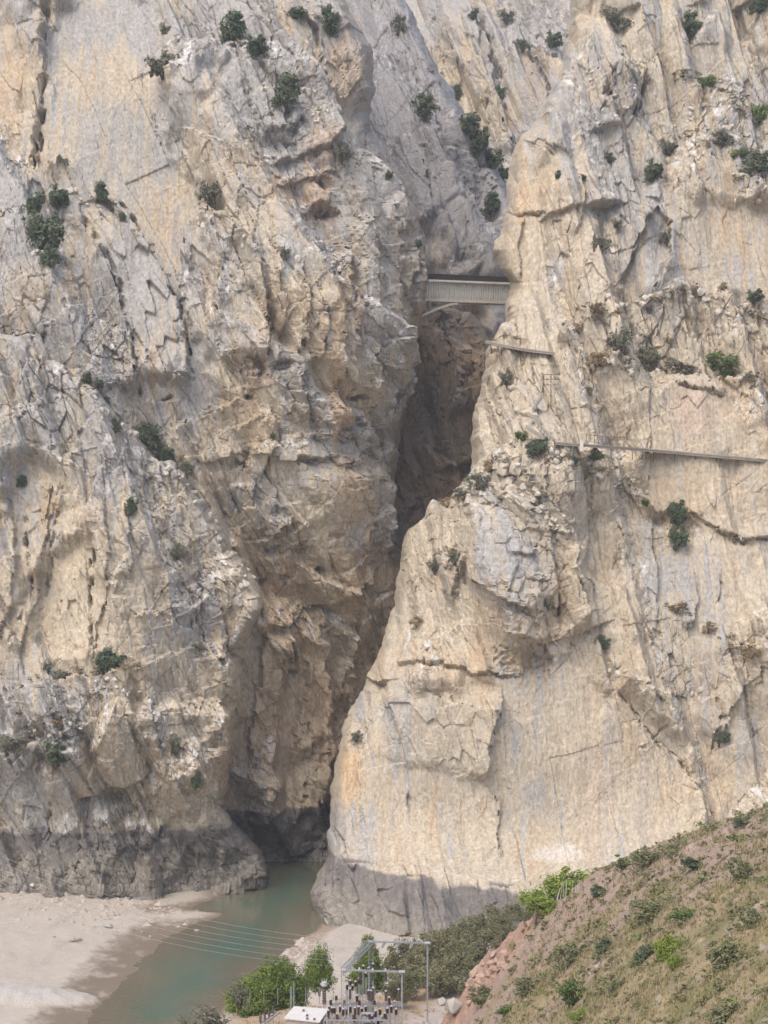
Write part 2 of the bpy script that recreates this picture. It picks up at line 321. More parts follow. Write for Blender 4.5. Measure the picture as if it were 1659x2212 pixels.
    # the side of the rock that runs back from the outline
    if skirt:
        cols = []; last = P[:, -1]
        for back, inw in ((2.5, 5), (8, 16), (22, 36), (skirt, 90)):
            pz = at(ex - side * inw, yy, Y[:, -1] + back); cols.append(pz + (last - at(ex, yy, Y[:, -1])) + .5 * np.stack([pn(yy / 9, yy * 0 + back, seed), pn(yy / 7, yy * 0 + back, seed + 3), 0 * yy], -1))
        P = np.concatenate([P] + [c[:, None] for c in cols], 1); C = np.concatenate([C] + [C[:, -1:]] * 4, 1); rough_out = np.concatenate([R] + [R[:, -1:]] * 4, 1)
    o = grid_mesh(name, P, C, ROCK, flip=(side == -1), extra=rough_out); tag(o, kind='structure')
    print(name, P.shape[:2]); return o
# --- left buttress, in front
left_buttress = massif('left_buttress', [(640, -260), (700, -60), (740, 60), (790, 140), (880, 250), (960, 340), (1030, 420), (1130, 482), (1250, 548), (1305, 564), (1340, 545), (1380, 528), (1480, 516), (1560, 502), (1650, 492), (1740, 482), (1790, 520), (1830, 560), (1870, 574), (1905, 577), (1922, 560), (1932, 520), (1945, 460), (2000, 400), (2060, 380)],
    (640, 2060), -200,
    [(-200, 700, 418), (0, 900, 412), (200, 900, 414), (330, 1000, 414), (100, 1150, 406), (300, 1200, 404), (480, 1200, 412), (540, 1290, 414), (100, 1400, 402), (300, 1420, 400), (480, 1450, 408), (0, 1520, 396), (200, 1560, 394), (400, 1600, 399), (480, 1650, 405), (0, 1750, 399), (300, 1750, 401), (470, 1760, 405), (560, 1850, 413), (0, 1880, 396), (300, 1900, 402), (450, 1930, 406), (550, 1915, 411), (-200, 1500, 402), (-200, 1900, 393), (0, 2060, 388), (400, 2060, 398)],
    [(50, 800, .55), (200, 950, .75), (330, 1020, .9), (450, 1200, .85), (80, 1100, .25), (160, 1300, .10), (300, 1250, .45), (420, 1400, .6), (150, 1560, .75), (350, 1600, .6), (450, 1700, .7), (100, 1750, .35), (300, 1750, .6), (200, 1860, .35), (450, 1880, .3), (540, 1870, .35)],
    [(50, 850, .6), (200, 900, .45), (330, 1020, .25), (450, 1200, .15), (40, 1150, .35), (160, 1300, -.25), (300, 1250, .15), (420, 1450, 0), (100, 1560, .6), (350, 1600, .2), (200, 1700, .3), (480, 1700, 0)],
    [(50, 850, .1), (200, 1000, .1), (180, 1130, .45), (160, 1300, .35), (350, 1200, .1), (450, 1400, .2), (100, 1560, .0), (350, 1700, .25), (470, 1650, .5)],
    101, 1, roll=(30, 10), strata=24, tide=11.0,
    faults=[([(0, 1485), (120, 1475), (210, 1462), (300, 1440), (400, 1400), (500, 1375)], 3.2, 130), ([(-60, 960), (60, 985), (180, 980), (330, 965)], 1.6, 60),
            ([(120, 1030), (105, 1150), (85, 1280), (50, 1420)], 2.2, 50), ([(210, 1050), (190, 1150), (165, 1250), (110, 1330), (70, 1400)], -1.8, 60),
            ([(225, 1090), (250, 1200), (230, 1300), (205, 1430)], 1.8, 40), ([(270, 1090), (280, 1180), (290, 1260)], 1.8, 50), ([(20, 1080), (45, 1180), (40, 1290), (0, 1400)], 2.2, 50),
            ([(330, 1050), (400, 1150), (430, 1230), (445, 1330)], 1.8, 40), ([(390, 1080), (450, 1180), (480, 1260), (500, 1330)], 1.5, 30), ([(280, 1330), (330, 1320), (380, 1300)], 2.2, 50),
            ([(260, 1170), (300, 1150), (330, 1170)], 1.8, 50), ([(310, 1500), (340, 1600), (380, 1700), (420, 1750)], 2.0, 40), ([(380, 1480), (420, 1600), (440, 1700)], 1.5, 40),
            ([(300, 1790), (310, 1860), (320, 1920)], -2.2, 60), ([(460, 1800), (470, 1860), (455, 1930)], -2.6, 70), ([(130, 1580), (240, 1540), (330, 1545)], 1.6, 45), ([(0, 1640), (90, 1600), (200, 1590)], 1.5, 50)],
    cracks=[([(203, 1180), (200, 1300), (205, 1430)], 4, 1.6), ([(100, 1740), (105, 1800), (95, 1830)], 5, 1.5), ([(350, 1830), (345, 1900)], 4, 1.0), ([(395, 1540), (420, 1600)], 4, 1), ([(60, 1120), (75, 1250), (30, 1400)], 5, 1.6), ([(140, 1040), (115, 1180), (95, 1300)], 4, 1.2), ([(440, 1800), (425, 1900)], 5, 1.2)],
    bulges=[(228, 1762, 26, 17, 2.6), (288, 1785, 18, 11, 2.0), (520, 1880, 50, 40, 2.0), (380, 1880, 60, 60, 1.2)],
    smooths=[(160, 1310, 60, 120, .6), (70, 1050, 50, 110, .3)],
    stains=[(228, 1760, 32, 20, WHITE, .9), (288, 1784, 22, 12, WHITE, .85), (160, 1290, 60, 130, (.56, .49, .37), .7), (230, 1530, 40, 40, OCHRE, .3), (70, 1700, 90, 30, GREY, .6), (195, 1110, 30, 60, OCHRE, .5)])
# --- left wall: the high wall left of the gorge, with the overhang deep inside
left_wall = massif('left_wall', [(-140, 690), (0, 735), (30, 750), (100, 800), (190, 806), (250, 803), (290, 815), (330, 835), (400, 868), (470, 903), (560, 912), (610, 912), (700, 903), (780, 885), (880, 866), (1000, 852), (1180, 850), (1210, 870), (1300, 905), (1600, 910), (2160, 910)],
    (-140, 2160), -200,
    [(-200, -140, 470), (200, -140, 470), (500, -140, 478), (700, -140, 490), (0, 100, 455), (200, 100, 455), (400, 150, 452), (600, 150, 456), (780, 150, 470), (0, 350, 440), (250, 400, 442), (400, 500, 440), (600, 450, 442), (780, 450, 452), (890, 500, 468),
     (0, 600, 425), (200, 650, 426), (350, 700, 428), (500, 700, 428), (680, 700, 434), (800, 700, 446), (880, 700, 462), (200, 900, 424), (400, 900, 426), (600, 900, 430), (720, 900, 438), (840, 900, 458), (500, 1050, 426), (650, 1050, 431), (780, 1100, 446), (840, 1150, 456),
     (600, 1230, 432), (720, 1200, 436), (820, 1230, 448), (560, 1330, 430), (660, 1400, 438), (760, 1400, 446), (880, 1350, 452), (560, 1550, 430), (660, 1600, 439), (760, 1600, 448), (880, 1600, 448), (560, 1750, 431), (650, 1750, 439), (720, 1800, 446), (600, 1850, 438), (680, 1860, 440), (880, 1850, 440), (600, 2000, 430), (-200, 1200, 430), (200, 1500, 432), (200, 2000, 425), (880, 2100, 430)],
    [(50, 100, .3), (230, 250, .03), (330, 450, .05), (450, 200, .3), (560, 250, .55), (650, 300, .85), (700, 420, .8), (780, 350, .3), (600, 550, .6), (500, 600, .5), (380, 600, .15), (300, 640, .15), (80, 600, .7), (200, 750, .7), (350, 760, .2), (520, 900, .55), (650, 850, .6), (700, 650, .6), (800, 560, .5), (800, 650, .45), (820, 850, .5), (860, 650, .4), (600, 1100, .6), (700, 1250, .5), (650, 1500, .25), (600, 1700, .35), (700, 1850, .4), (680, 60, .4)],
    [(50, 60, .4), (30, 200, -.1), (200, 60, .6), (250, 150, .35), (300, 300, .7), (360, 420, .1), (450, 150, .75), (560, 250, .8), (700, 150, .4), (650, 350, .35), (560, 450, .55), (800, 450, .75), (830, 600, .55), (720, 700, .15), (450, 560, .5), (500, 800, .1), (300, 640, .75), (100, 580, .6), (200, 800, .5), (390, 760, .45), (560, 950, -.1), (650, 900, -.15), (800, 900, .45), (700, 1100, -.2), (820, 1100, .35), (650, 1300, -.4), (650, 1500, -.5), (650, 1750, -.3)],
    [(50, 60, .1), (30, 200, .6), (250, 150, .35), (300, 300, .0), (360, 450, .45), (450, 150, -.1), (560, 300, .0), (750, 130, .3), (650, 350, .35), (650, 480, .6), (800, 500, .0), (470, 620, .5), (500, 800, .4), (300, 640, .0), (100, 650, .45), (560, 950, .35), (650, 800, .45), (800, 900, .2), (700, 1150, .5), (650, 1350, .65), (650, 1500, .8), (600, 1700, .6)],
    202, 1, roll=(34, 12), strata=28, tide=10.0,
    faults=[([(110, -60), (102, 120), (82, 250), (76, 390)], 2.8, 60), ([(60, 340), (140, 360), (220, 430), (300, 520), (345, 580), (380, 650), (400, 730), (412, 830)], 5.5, 120), ([(200, 530), (250, 620), (285, 740), (300, 850)], 3.0, 60),
            ([(395, 600), (400, 490), (440, 458), (500, 498), (540, 560)], 4.0, 70), ([(430, 520), (465, 510), (480, 560)], 2.0, 40), ([(545, 520), (562, 640), (572, 780)], 3.6, 60), ([(480, 560), (470, 700), (480, 800)], -2.2, 40),
            ([(470, 40), (560, 150), (600, 250), (620, 330)], 3.0, 60), ([(540, 30), (630, 150), (700, 240), (722, 330), (735, 380)], 3.4, 50), ([(630, 30), (690, 60), (705, 130), (700, 230)], -3.5, 60),
            ([(580, 388), (640, 352), (700, 332), (728, 296)], -3.0, 40), ([(640, 475), (680, 455), (722, 440)], -3.2, 40), ([(590, 425), (650, 405), (720, 392)], -2.4, 26), ([(560, 320), (600, 300), (640, 295)], -2.0, 30), ([(640, 560), (700, 530), (740, 560), (760, 600)], 2.8, 60),
            ([(736, 560), (742, 660), (722, 800), (730, 920)], 3.6, 70), ([(860, 560), (872, 680), (850, 800), (810, 920)], -2.0, 50), ([(800, 250), (815, 330), (830, 420), (845, 520)], 2.0, 50), ([(590, 600), (600, 700), (590, 800)], 2.2, 50), ([(660, 620), (670, 720), (650, 800)], 2.0, 40),
            ([(345, 925), (400, 910), (470, 880), (520, 860)], 1.8, 50), ([(420, 1000), (520, 980), (600, 1000), (700, 985)], -2.0, 50), ([(480, 930), (545, 900), (600, 930)], 1.8, 40), ([(570, 870), (585, 960), (560, 1040)], 2.2, 40),
            ([(560, 1345), (620, 1350), (648, 1318), (700, 1296), (760, 1262), (805, 1226)], -3.2, 90), ([(700, 980), (760, 1080), (800, 1180)], 2.5, 50), ([(560, 1180), (610, 1130), (640, 1160)], -2.6, 40), ([(600, 1350), (612, 1420), (622, 1490)], 3.0, 40),
            ([(745, 1300), (752, 1400), (740, 1520)], 2.2, 40), ([(690, 1350), (700, 1500), (680, 1650)], 2.0, 40), ([(570, 1740), (600, 1800), (610, 1860)], -2, 40), ([(565, 1350), (548, 1500), (525, 1700)], -2.2, 30), ([(590, 1365), (602, 1500), (572, 1700), (560, 1790)], 2.4, 30), ([(640, 1340), (652, 1480), (622, 1650), (600, 1780)], -2.2, 34), ([(705, 1300), (692, 1450), (702, 1600), (660, 1760)], 2.4, 34), ([(765, 1268), (742, 1400), (745, 1550), (702, 1710)], -2.2, 34), ([(640, 1300), (600, 1420), (590, 1560)], 2.0, 26), ([(730, 1420), (716, 1560), (690, 1690)], 2.0, 26), ([(775, 470), (790, 620), (770, 800), (782, 960)], 2.6, 40), ([(820, 490), (836, 650), (816, 850), (806, 1010)], 2.6, 34), ([(852, 540), (864, 700), (843, 900), (836, 1090)], 2.4, 30), ([(692, 640), (702, 800), (690, 960)], 2.6, 40), ([(640, 600), (630, 760), (642, 910)], 2.4, 40), ([(740, 1000), (765, 1120), (770, 1220)], 2.4, 36), ([(800, 1000), (815, 1120), (822, 1220)], 2.4, 30), ([(360, 150), (385, 300), (430, 400), (425, 470)], -2.5, 70), ([(345, 415), (375, 405), (405, 395)], 1.0, 40)],
    cracks=[([(175, 470), (235, 560), (265, 640), (285, 740), (312, 870)], 5, 2.2), ([(245, 425), (300, 505), (345, 580), (385, 660), (400, 740), (418, 820)], 5, 2.2), ([(104, -40), (98, 140), (80, 260), (76, 380)], 8, 2.6), ([(355, 868), (380, 860)], 6, 2.5), ([(615, 1370), (624, 1480)], 7, 4.0), ([(300, 150), (330, 240), (345, 330)], 3, .8), ([(500, 100), (540, 230), (560, 330)], 4, 1.0), ([(640, 700), (720, 690)], 4, 1.2), ([(400, 560), (385, 640), (420, 760)], 5, 1.4), ([(560, 560), (575, 700), (560, 820)], 6, 2), ([(260, 700), (290, 800)], 4, 1.2), ([(660, 1540), (650, 1680), (600, 1790)], 6, 2.0), ([(790, 420), (830, 520), (850, 600)], 4, 1.0)],
    pits=[(700, 466, 26, 10, 4), (548, 792, 20, 22, 3.5), (602, 787, 18, 12, 3), (742, 853, 16, 7, 3), (736, 908, 14, 9, 2.5), (515, 1003, 18, 9, 2.5), (640, 1000, 22, 9, 2.5), (600, 1105, 14, 14, 2.2), (560, 1150, 13, 14, 2.2), (625, 1130, 12, 16, 2.4), (585, 1195, 16, 12, 2.2), (650, 1180, 14, 14, 2), (700, 1150, 12, 10, 1.8), (560, 1260, 14, 18, 2.4), (610, 1250, 12, 12, 2), (680, 1225, 12, 10, 2), (530, 860, 12, 8, 2), (692, 1745, 10, 34, 2.5), (650, 1845, 14, 10, 2.5)],
    bulges=[(640, 820, 60, 60, 2.5), (700, 1050, 60, 80, 2)],
    smooths=[(230, 260, 110, 260, .6), (330, 640, 60, 110, .5), (360, 480, 70, 90, .4), (650, 1560, 90, 180, .2)],
    stains=[(750, 150, 50, 90, (.42, .32, .22), .75), (20, 180, 40, 140, OCHRE, .55), (680, 340, 40, 50, RUST, .45), (650, 420, 70, 30, RUST, .4), (690, 470, 40, 25, RUST, .6), (460, 640, 22, 110, OCHRE, .55), (60, 650, 40, 80, OCHRE, .55), (740, 700, 35, 80, (.40, .29, .21), .5), (800, 470, 70, 150, GREY, .5), (650, 1520, 80, 130, (.44, .33, .23), .6), (580, 1600, 60, 160, (.42, .33, .25), .5), (700, 880, 50, 60, (.45, .31, .22), .5), (550, 800, 30, 30, RUST, .5)])
# --- right cliff
right_cliff = massif('right_cliff', [(2120, 705), (2000, 692), (1960, 683), (1930, 676), (1890, 690), (1850, 704), (1800, 706), (1750, 712), (1700, 716), (1640, 728), (1580, 742), (1540, 750), (1480, 782), (1440, 800), (1400, 824), (1350, 838), (1300, 850), (1240, 858), (1215, 870), (1180, 868), (1150, 885), (1120, 930), (1095, 960), (1060, 1000), (1020, 1022), (960, 1024), (900, 1028), (850, 1040), (800, 1052), (760, 1060), (735, 1075), (700, 1100), (650, 1098), (610, 1102), (580, 1080), (540, 1070), (500, 1085), (450, 1095), (400, 1095), (360, 1100), (300, 1125), (260, 1165), (210, 1190), (180, 1205), (130, 1222), (60, 1232), (0, 1238), (-140, 1250)],
    (-140, 2120), 1860,
    [(690, 2010, 376), (760, 2040, 368), (830, 2040, 364), (960, 2050, 360), (1150, 2050, 358), (1400, 2100, 362), (1700, 2100, 366), (690, 1920, 384), (850, 1930, 376), (1000, 1950, 372), (710, 1840, 390), (850, 1850, 387), (1000, 1870, 384), (1150, 1900, 382), (1450, 1850, 386), (1800, 1850, 390), (730, 1650, 398), (950, 1650, 391), (1200, 1650, 391), (1450, 1650, 395), (1750, 1650, 399),
     (790, 1480, 404), (900, 1480, 395), (1100, 1480, 394), (850, 1360, 412), (950, 1380, 404), (1100, 1300, 398), (1300, 1350, 400), (1600, 1350, 402), (1850, 1350, 406), (880, 1200, 424), (960, 1150, 422), (1050, 1150, 405), (1130, 1000, 405), (1250, 1150, 408), (1450, 1150, 409), (1750, 1150, 412), (1000, 1080, 430), (1040, 960, 430), (1200, 960, 413), (1400, 960, 413), (1700, 980, 415), (1060, 800, 432), (1150, 850, 424), (1250, 800, 420), (1500, 800, 420), (1800, 800, 422),
     (1090, 550, 440), (1120, 650, 436), (1250, 600, 431), (1450, 600, 432), (1750, 620, 436), (1110, 380, 446), (1250, 400, 440), (1450, 400, 440), (1750, 420, 446), (1200, 220, 452), (1350, 220, 450), (1550, 220, 456), (1800, 220, 460), (1240, 40, 462), (1450, 40, 464), (1750, 40, 468), (1250, -140, 474), (1500, -140, 476), (1850, -140, 480)],
    [(1250, 50, .15), (1450, 80, .3), (1600, 60, .3), (1280, 160, .5), (1360, 230, .7), (1220, 300, .2), (1500, 230, .55), (1600, 280, .6), (1150, 420, .15), (1280, 420, .5), (1450, 330, .5), (1600, 400, .5), (1120, 560, .1), (1220, 600, .35), (1320, 550, .5), (1500, 530, .1), (1620, 540, .05), (1400, 600, .3), (1280, 700, .6), (1450, 700, .75), (1600, 720, .8), (1120, 720, .4), (1100, 850, .35), (1200, 860, .55), (1350, 880, .25), (1500, 900, .05), (1150, 970, .6), (1280, 1020, .9), (1450, 1050, .1), (1600, 1080, .25), (1100, 1080, .85), (950, 1200, .5), (1120, 1220, .5), (1250, 1150, .2), (1350, 1250, .2), (1550, 1280, .12), (950, 1370, .45), (1100, 1350, .35), (1250, 1420, .4), (1400, 1430, .5), (1580, 1450, .55), (850, 1440, .35), (900, 1650, .06), (1200, 1650, .03), (1350, 1700, .05), (1500, 1600, .3), (1620, 1600, .3), (740, 1700, .35), (1000, 1870, .15), (900, 1960, .18)],
    [(1250, 50, 0), (1450, 80, .25), (1620, 60, .3), (1300, 170, .45), (1250, 260, .35), (1400, 220, .5), (1550, 200, .55), (1620, 300, .5), (1160, 330, .2), (1130, 430, -.1), (1250, 420, .5), (1400, 400, .55), (1500, 460, .0), (1120, 560, -.3), (1220, 600, .55), (1330, 560, .5), (1420, 500, .45), (1580, 540, .05), (1280, 700, .3), (1450, 700, 0), (1600, 740, .1), (1100, 800, -.1), (1250, 870, .0), (1500, 900, -.3), (1300, 1000, .1), (1450, 1050, -.4), (1100, 1100, .0), (1190, 1200, .0), (1000, 1200, -.1), (1300, 1150, -.1), (1420, 1200, .3), (1550, 1250, .1), (950, 1400, -.3), (1150, 1280, -.05), (1250, 1420, -.1), (1400, 1430, -.2), (1580, 1450, -.1), (900, 1650, -.1), (1200, 1650, -.2), (1500, 1650, -.2), (740, 1750, .1)],
    [(1250, 50, .3), (1450, 80, .2), (1620, 100, .35), (1300, 250, -.1), (1130, 430, .45), (1120, 560, .55), (1250, 600, 0), (1500, 500, .4), (1620, 560, .5), (1450, 700, .2), (1100, 850, .2), (1300, 880, .1), (1500, 900, .55), (1450, 1050, .45), (1620, 1080, .5), (1100, 1150, .1), (1300, 1200, .4), (1550, 1250, .25), (950, 1400, .35), (1130, 1410, .55), (1300, 1450, .2), (900, 1650, .25), (1200, 1600, .35), (1200, 1800, .3), (1500, 1650, .3), (770, 1650, .6)],
    303, -1, roll=(30, 10), strata=14, tide=9.0, tslope=-.0075, amp=.9,
    faults=[([(1205, 165), (1280, 140), (1330, 150), (1370, 140)], 1.8, 50), ([(1262, 302), (1300, 288), (1348, 286)], -2.4, 30), ([(1335, 150), (1310, 230), (1275, 290)], -2.4, 40), ([(1400, 140), (1375, 210), (1355, 280)], 2.2, 40), ([(1265, 170), (1310, 175), (1345, 165)], 2.0, 40),
            ([(1130, 290), (1200, 340), (1250, 370)], -1.2, 50), ([(1250, 380), (1270, 440), (1240, 520)], 1.6, 50), ([(1084, 470), (1140, 466), (1205, 472)], -1.4, 40), ([(1140, 470), (1120, 540), (1128, 620)], 1.4, 50), ([(1310, 440), (1290, 540), (1240, 660), (1215, 740)], -2.2, 50), ([(1365, 640), (1345, 600), (1385, 480), (1412, 458), (1445, 490), (1440, 560), (1400, 640)], -3.0, 35),
            ([(1210, 760), (1250, 700), (1290, 676), (1400, 640), (1480, 612), (1560, 650), (1680, 700), (1800, 720)], 4.2, 90), ([(1250, 800), (1330, 775), (1400, 795), (1560, 805), (1680, 840), (1800, 850)], 3.0, 70), ([(1430, 822), (1500, 842), (1575, 856)], -1.4, 30), ([(1230, 900), (1300, 870), (1440, 830)], 1.6, 60),
            ([(1400, 830), (1405, 940), (1398, 1060)], 1.2, 40), ([(1480, 1098), (1525, 1132), (1590, 1160), (1700, 1168), (1800, 1180)], -1.8, 70), ([(1112, 985), (1150, 1040), (1190, 1125), (1212, 1200), (1240, 1290), (1275, 1360)], 4.6, 90), ([(1150, 975), (1230, 985), (1300, 1010), (1400, 1075), (1440, 1120)], 3.2, 60), ([(1030, 1250), (1080, 1275), (1110, 1300), (1155, 1335)], -3.2, 60),
            ([(1090, 1372), (1130, 1380), (1182, 1396)], -3.0, 40), ([(1090, 1300), (1096, 1350), (1084, 1400)], -1.8, 40), ([(850, 1434), (920, 1446), (1000, 1456), (1140, 1455)], -1.5, 40), ([(1040, 1210), (1020, 1250), (1000, 1310)], 2.4, 50), ([(1150, 1370), (1185, 1400), (1200, 1450)], -2.0, 40), ([(880, 1290), (960, 1280), (1010, 1300)], 2.0, 60),
            ([(1082, 1480), (1072, 1560), (1060, 1625), (1048, 1692)], 3.0, 110), ([(1048, 1690), (1076, 1722), (1072, 1800), (1080, 1860)], 1.3, 50), ([(820, 1512), (880, 1500), (950, 1506), (1060, 1532), (1085, 1500)], 1.8, 90), ([(1330, 1490), (1420, 1600), (1500, 1690), (1552, 1785)], 1.8, 50), ([(730, 1862), (800, 1872), (900, 1880), (1000, 1900), (1110, 1926), (1200, 1890)], 3.6, 120), ([(1320, 1450), (1400, 1480), (1480, 1500)], 2.0, 50), ([(1560, 1600), (1580, 1520), (1620, 1470)], -1.6, 50),
            ([(1250, 1170), (1255, 1250), (1290, 1300)], 1.6, 40), ([(1320, 1120), (1345, 1160), (1310, 1210)], -1.5, 40), ([(1410, 1120), (1420, 1250), (1412, 1400)], 1.6, 60), ([(1500, 1220), (1510, 1300), (1480, 1380)], 1.4, 50), ([(1380, 640), (1420, 600), (1450, 560)], 1.5, 40), ([(1480, 400), (1560, 430), (1640, 440)], 1.2, 50), ([(1410, 455), (1500, 400), (1560, 380), (1650, 400)], 2.0, 60), ([(1500, 160), (1560, 200), (1640, 250)], 2.2, 60), ([(1240, 760), (1215, 850), (1200, 930)], -1.6, 40)],
    cracks=[([(1330, 160), (1305, 240), (1268, 296)], 6, 2.6), ([(1398, 150), (1380, 220), (1352, 270)], 6, 2.4), ([(1086, 468), (1140, 467), (1190, 471)], 4, 1.4), ([(1330, 1492), (1420, 1604), (1500, 1694), (1550, 1778)], 5, 1.6), ([(1558, 1225), (1560, 1270), (1545, 1315)], 4, 1.2), ([(850, 1437), (1000, 1458), (1130, 1458)], 3, .8), ([(886, 1715), (887, 1768)], 3.5, 1.2), ([(921, 1840), (921, 1868)], 3, 1.0), ([(1540, 1480), (1560, 1560), (1545, 1640)], 5, 1.2), ([(1115, 990), (1190, 1130), (1240, 1290)], 5, 1.6), ([(1480, 1100), (1525, 1134), (1590, 1162), (1700, 1170)], 3, .7), ([(1430, 824), (1500, 845), (1572, 857)], 3, .9), ([(1300, 480), (1285, 560), (1240, 660)], 5, 1.4), ([(1360, 900), (1365, 960)], 3, .6), ([(1130, 300), (1200, 350)], 3, .8), ([(1400, 1600), (1460, 1560), (1480, 1500)], 4, 1), ([(1290, 1480), (1340, 1440)], 3, .8), ([(1390, 1450), (1410, 1500), (1460, 1520)], 4, 1.0)],
    pits=[(1130, 1425, 55, 30, 2.0), (1385, 1610, 8, 5, .8), (1110, 762, 40, 14, 2.0)],
    bulges=[(1100, 1240, 60, 90, 2.0), (700, 1940, 40, 60, 2.0), (1330, 190, 60, 50, 1.5)],
    smooths=[(950, 1690, 150, 180, .8), (1230, 1680, 170, 190, .8), (1400, 1720, 80, 130, .5), (1500, 900, 90, 70, .5), (1540, 540, 130, 100, .5), (1470, 1040, 80, 60, .5), (1540, 1260, 100, 90, .3), (1120, 560, 40, 90, .4)],
    stains=[(1490, 895, 55, 75, PINK, .75), (1310, 1640, 14, 180, (.36, .33, .31), .6), (1275, 1700, 26, 200, (.44, .35, .27), .5), (1390, 1720, 16, 160, (.34, .30, .27), .5), (887, 1745, 6, 45, (.16, .14, .13), .8), (886, 1820, 14, 60, (.42, .37, .31), .6), (758, 1680, 22, 70, (.52, .36, .21), .8), (735, 1790, 16, 60, (.25, .23, .22), .8), (940, 1740, 12, 150, (.47, .34, .21), .6), (1130, 1425, 50, 28, (.47, .33, .18), .7), (1280, 1700, 120, 30, (.45, .37, .27), .4), (1130, 440, 16, 60, (.50, .33, .18), .5), (1200, 1845, 60, 16, WHITE, .6), (1040, 1900, 120, 14, (.55, .49, .39), .6), (970, 1640, 90, 80, (.54, .49, .40), .5)])
# --- rock slope behind the bridge, deep gorge wall below it, far ridge
back_slope = massif('back_slope', [(-140, 800), (0, 870), (60, 900), (150, 940), (200, 975), (250, 1000), (300, 1040), (350, 1068), (400, 1092), (500, 1130), (900, 1160)], (-140, 900), 660,
    [(660, -140, 640), (800, -140, 640), (700, 100, 590), (900, 100, 590), (750, 300, 555), (950, 300, 560), (1060, 400, 570), (800, 550, 530), (950, 550, 535), (1100, 550, 545), (800, 800, 525), (950, 800, 530), (1120, 800, 540)],
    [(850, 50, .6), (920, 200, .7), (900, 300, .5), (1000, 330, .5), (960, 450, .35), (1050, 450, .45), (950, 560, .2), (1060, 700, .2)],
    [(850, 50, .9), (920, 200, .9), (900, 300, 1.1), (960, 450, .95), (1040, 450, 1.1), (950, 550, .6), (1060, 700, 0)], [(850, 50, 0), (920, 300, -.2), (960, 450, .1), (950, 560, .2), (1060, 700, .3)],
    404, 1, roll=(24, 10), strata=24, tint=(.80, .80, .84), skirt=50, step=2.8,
    faults=[([(910, 490), (960, 480), (1040, 450)], 1.4, 40), ([(860, 300), (900, 400), (930, 500)], 2.5, 60), ([(940, 250), (1000, 330), (1050, 420)], 2.0, 40)], cracks=[([(990, 500), (992, 590)], 4, 1.2), ([(920, 487), (1000, 470)], 3, 1)])
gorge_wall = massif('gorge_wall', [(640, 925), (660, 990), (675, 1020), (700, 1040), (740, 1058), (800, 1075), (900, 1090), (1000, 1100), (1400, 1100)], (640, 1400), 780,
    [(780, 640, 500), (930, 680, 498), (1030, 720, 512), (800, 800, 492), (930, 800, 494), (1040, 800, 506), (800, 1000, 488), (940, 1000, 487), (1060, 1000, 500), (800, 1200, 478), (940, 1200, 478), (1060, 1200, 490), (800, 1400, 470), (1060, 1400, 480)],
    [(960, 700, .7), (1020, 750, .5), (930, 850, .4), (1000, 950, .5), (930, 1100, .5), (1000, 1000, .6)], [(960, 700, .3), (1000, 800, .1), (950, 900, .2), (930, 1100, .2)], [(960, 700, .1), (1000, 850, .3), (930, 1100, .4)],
    505, 1, roll=(26, 9), strata=18, tint=(.66, .60, .55), skirt=40,  # tint: brown rock, darkened further to put the slot's shade into its colour
    faults=[([(920, 1040), (950, 1015), (990, 1005), (1010, 1020)], -3.0, 40), ([(860, 850), (930, 900), (980, 960), (1000, 1010)], 3, 50), ([(930, 700), (960, 800), (1000, 900)], 2.5, 50), ([(880, 930), (900, 1030), (880, 1150)], 2.5, 40), ([(960, 720), (1010, 760), (1040, 800)], 2, 40)])
far_ridge = massif('far_ridge', [(-140, 1188), (0, 1222), (14, 1240), (60, 1300), (520, 1330)], (-140, 520), 760,
    [(760, -140, 760), (1000, -140, 760), (1200, -140, 750), (800, 100, 720), (1000, 100, 700), (1200, 100, 690), (900, 300, 690), (1060, 300, 670), (1200, 300, 660), (900, 500, 680), (1200, 500, 650)],
    [(880, 30, .3), (1000, 100, .35), (1100, 40, .6), (1180, 60, .8), (1150, 150, .4), (1060, 250, .3), (1150, 280, .4)], [(880, 30, .6), (960, 60, .6), (1000, 150, .2), (1080, 130, .7), (1180, 60, .3), (1050, 250, .0), (1120, 270, .5)], [(880, 30, 0), (1000, 150, .35), (1180, 60, .1), (1050, 260, .4), (1160, 230, .5)],
    606, 1, roll=(20, 8), strata=18, skirt=40, step=2.8, amp=1.25,
    faults=[([(1020, 20), (1060, 120), (1085, 230), (1110, 330)], 5, 50), ([(930, 20), (990, 130), (1000, 200)], 3, 50), ([(1130, 120), (1170, 150), (1190, 230)], -4, 50), ([(1080, 120), (1130, 100), (1190, 110)], 4, 50)], cracks=[([(1035, 40), (1070, 140), (1090, 240)], 6, 3)],
    stains=[(1165, 180, 30, 70, (.36, .27, .20), .5)])
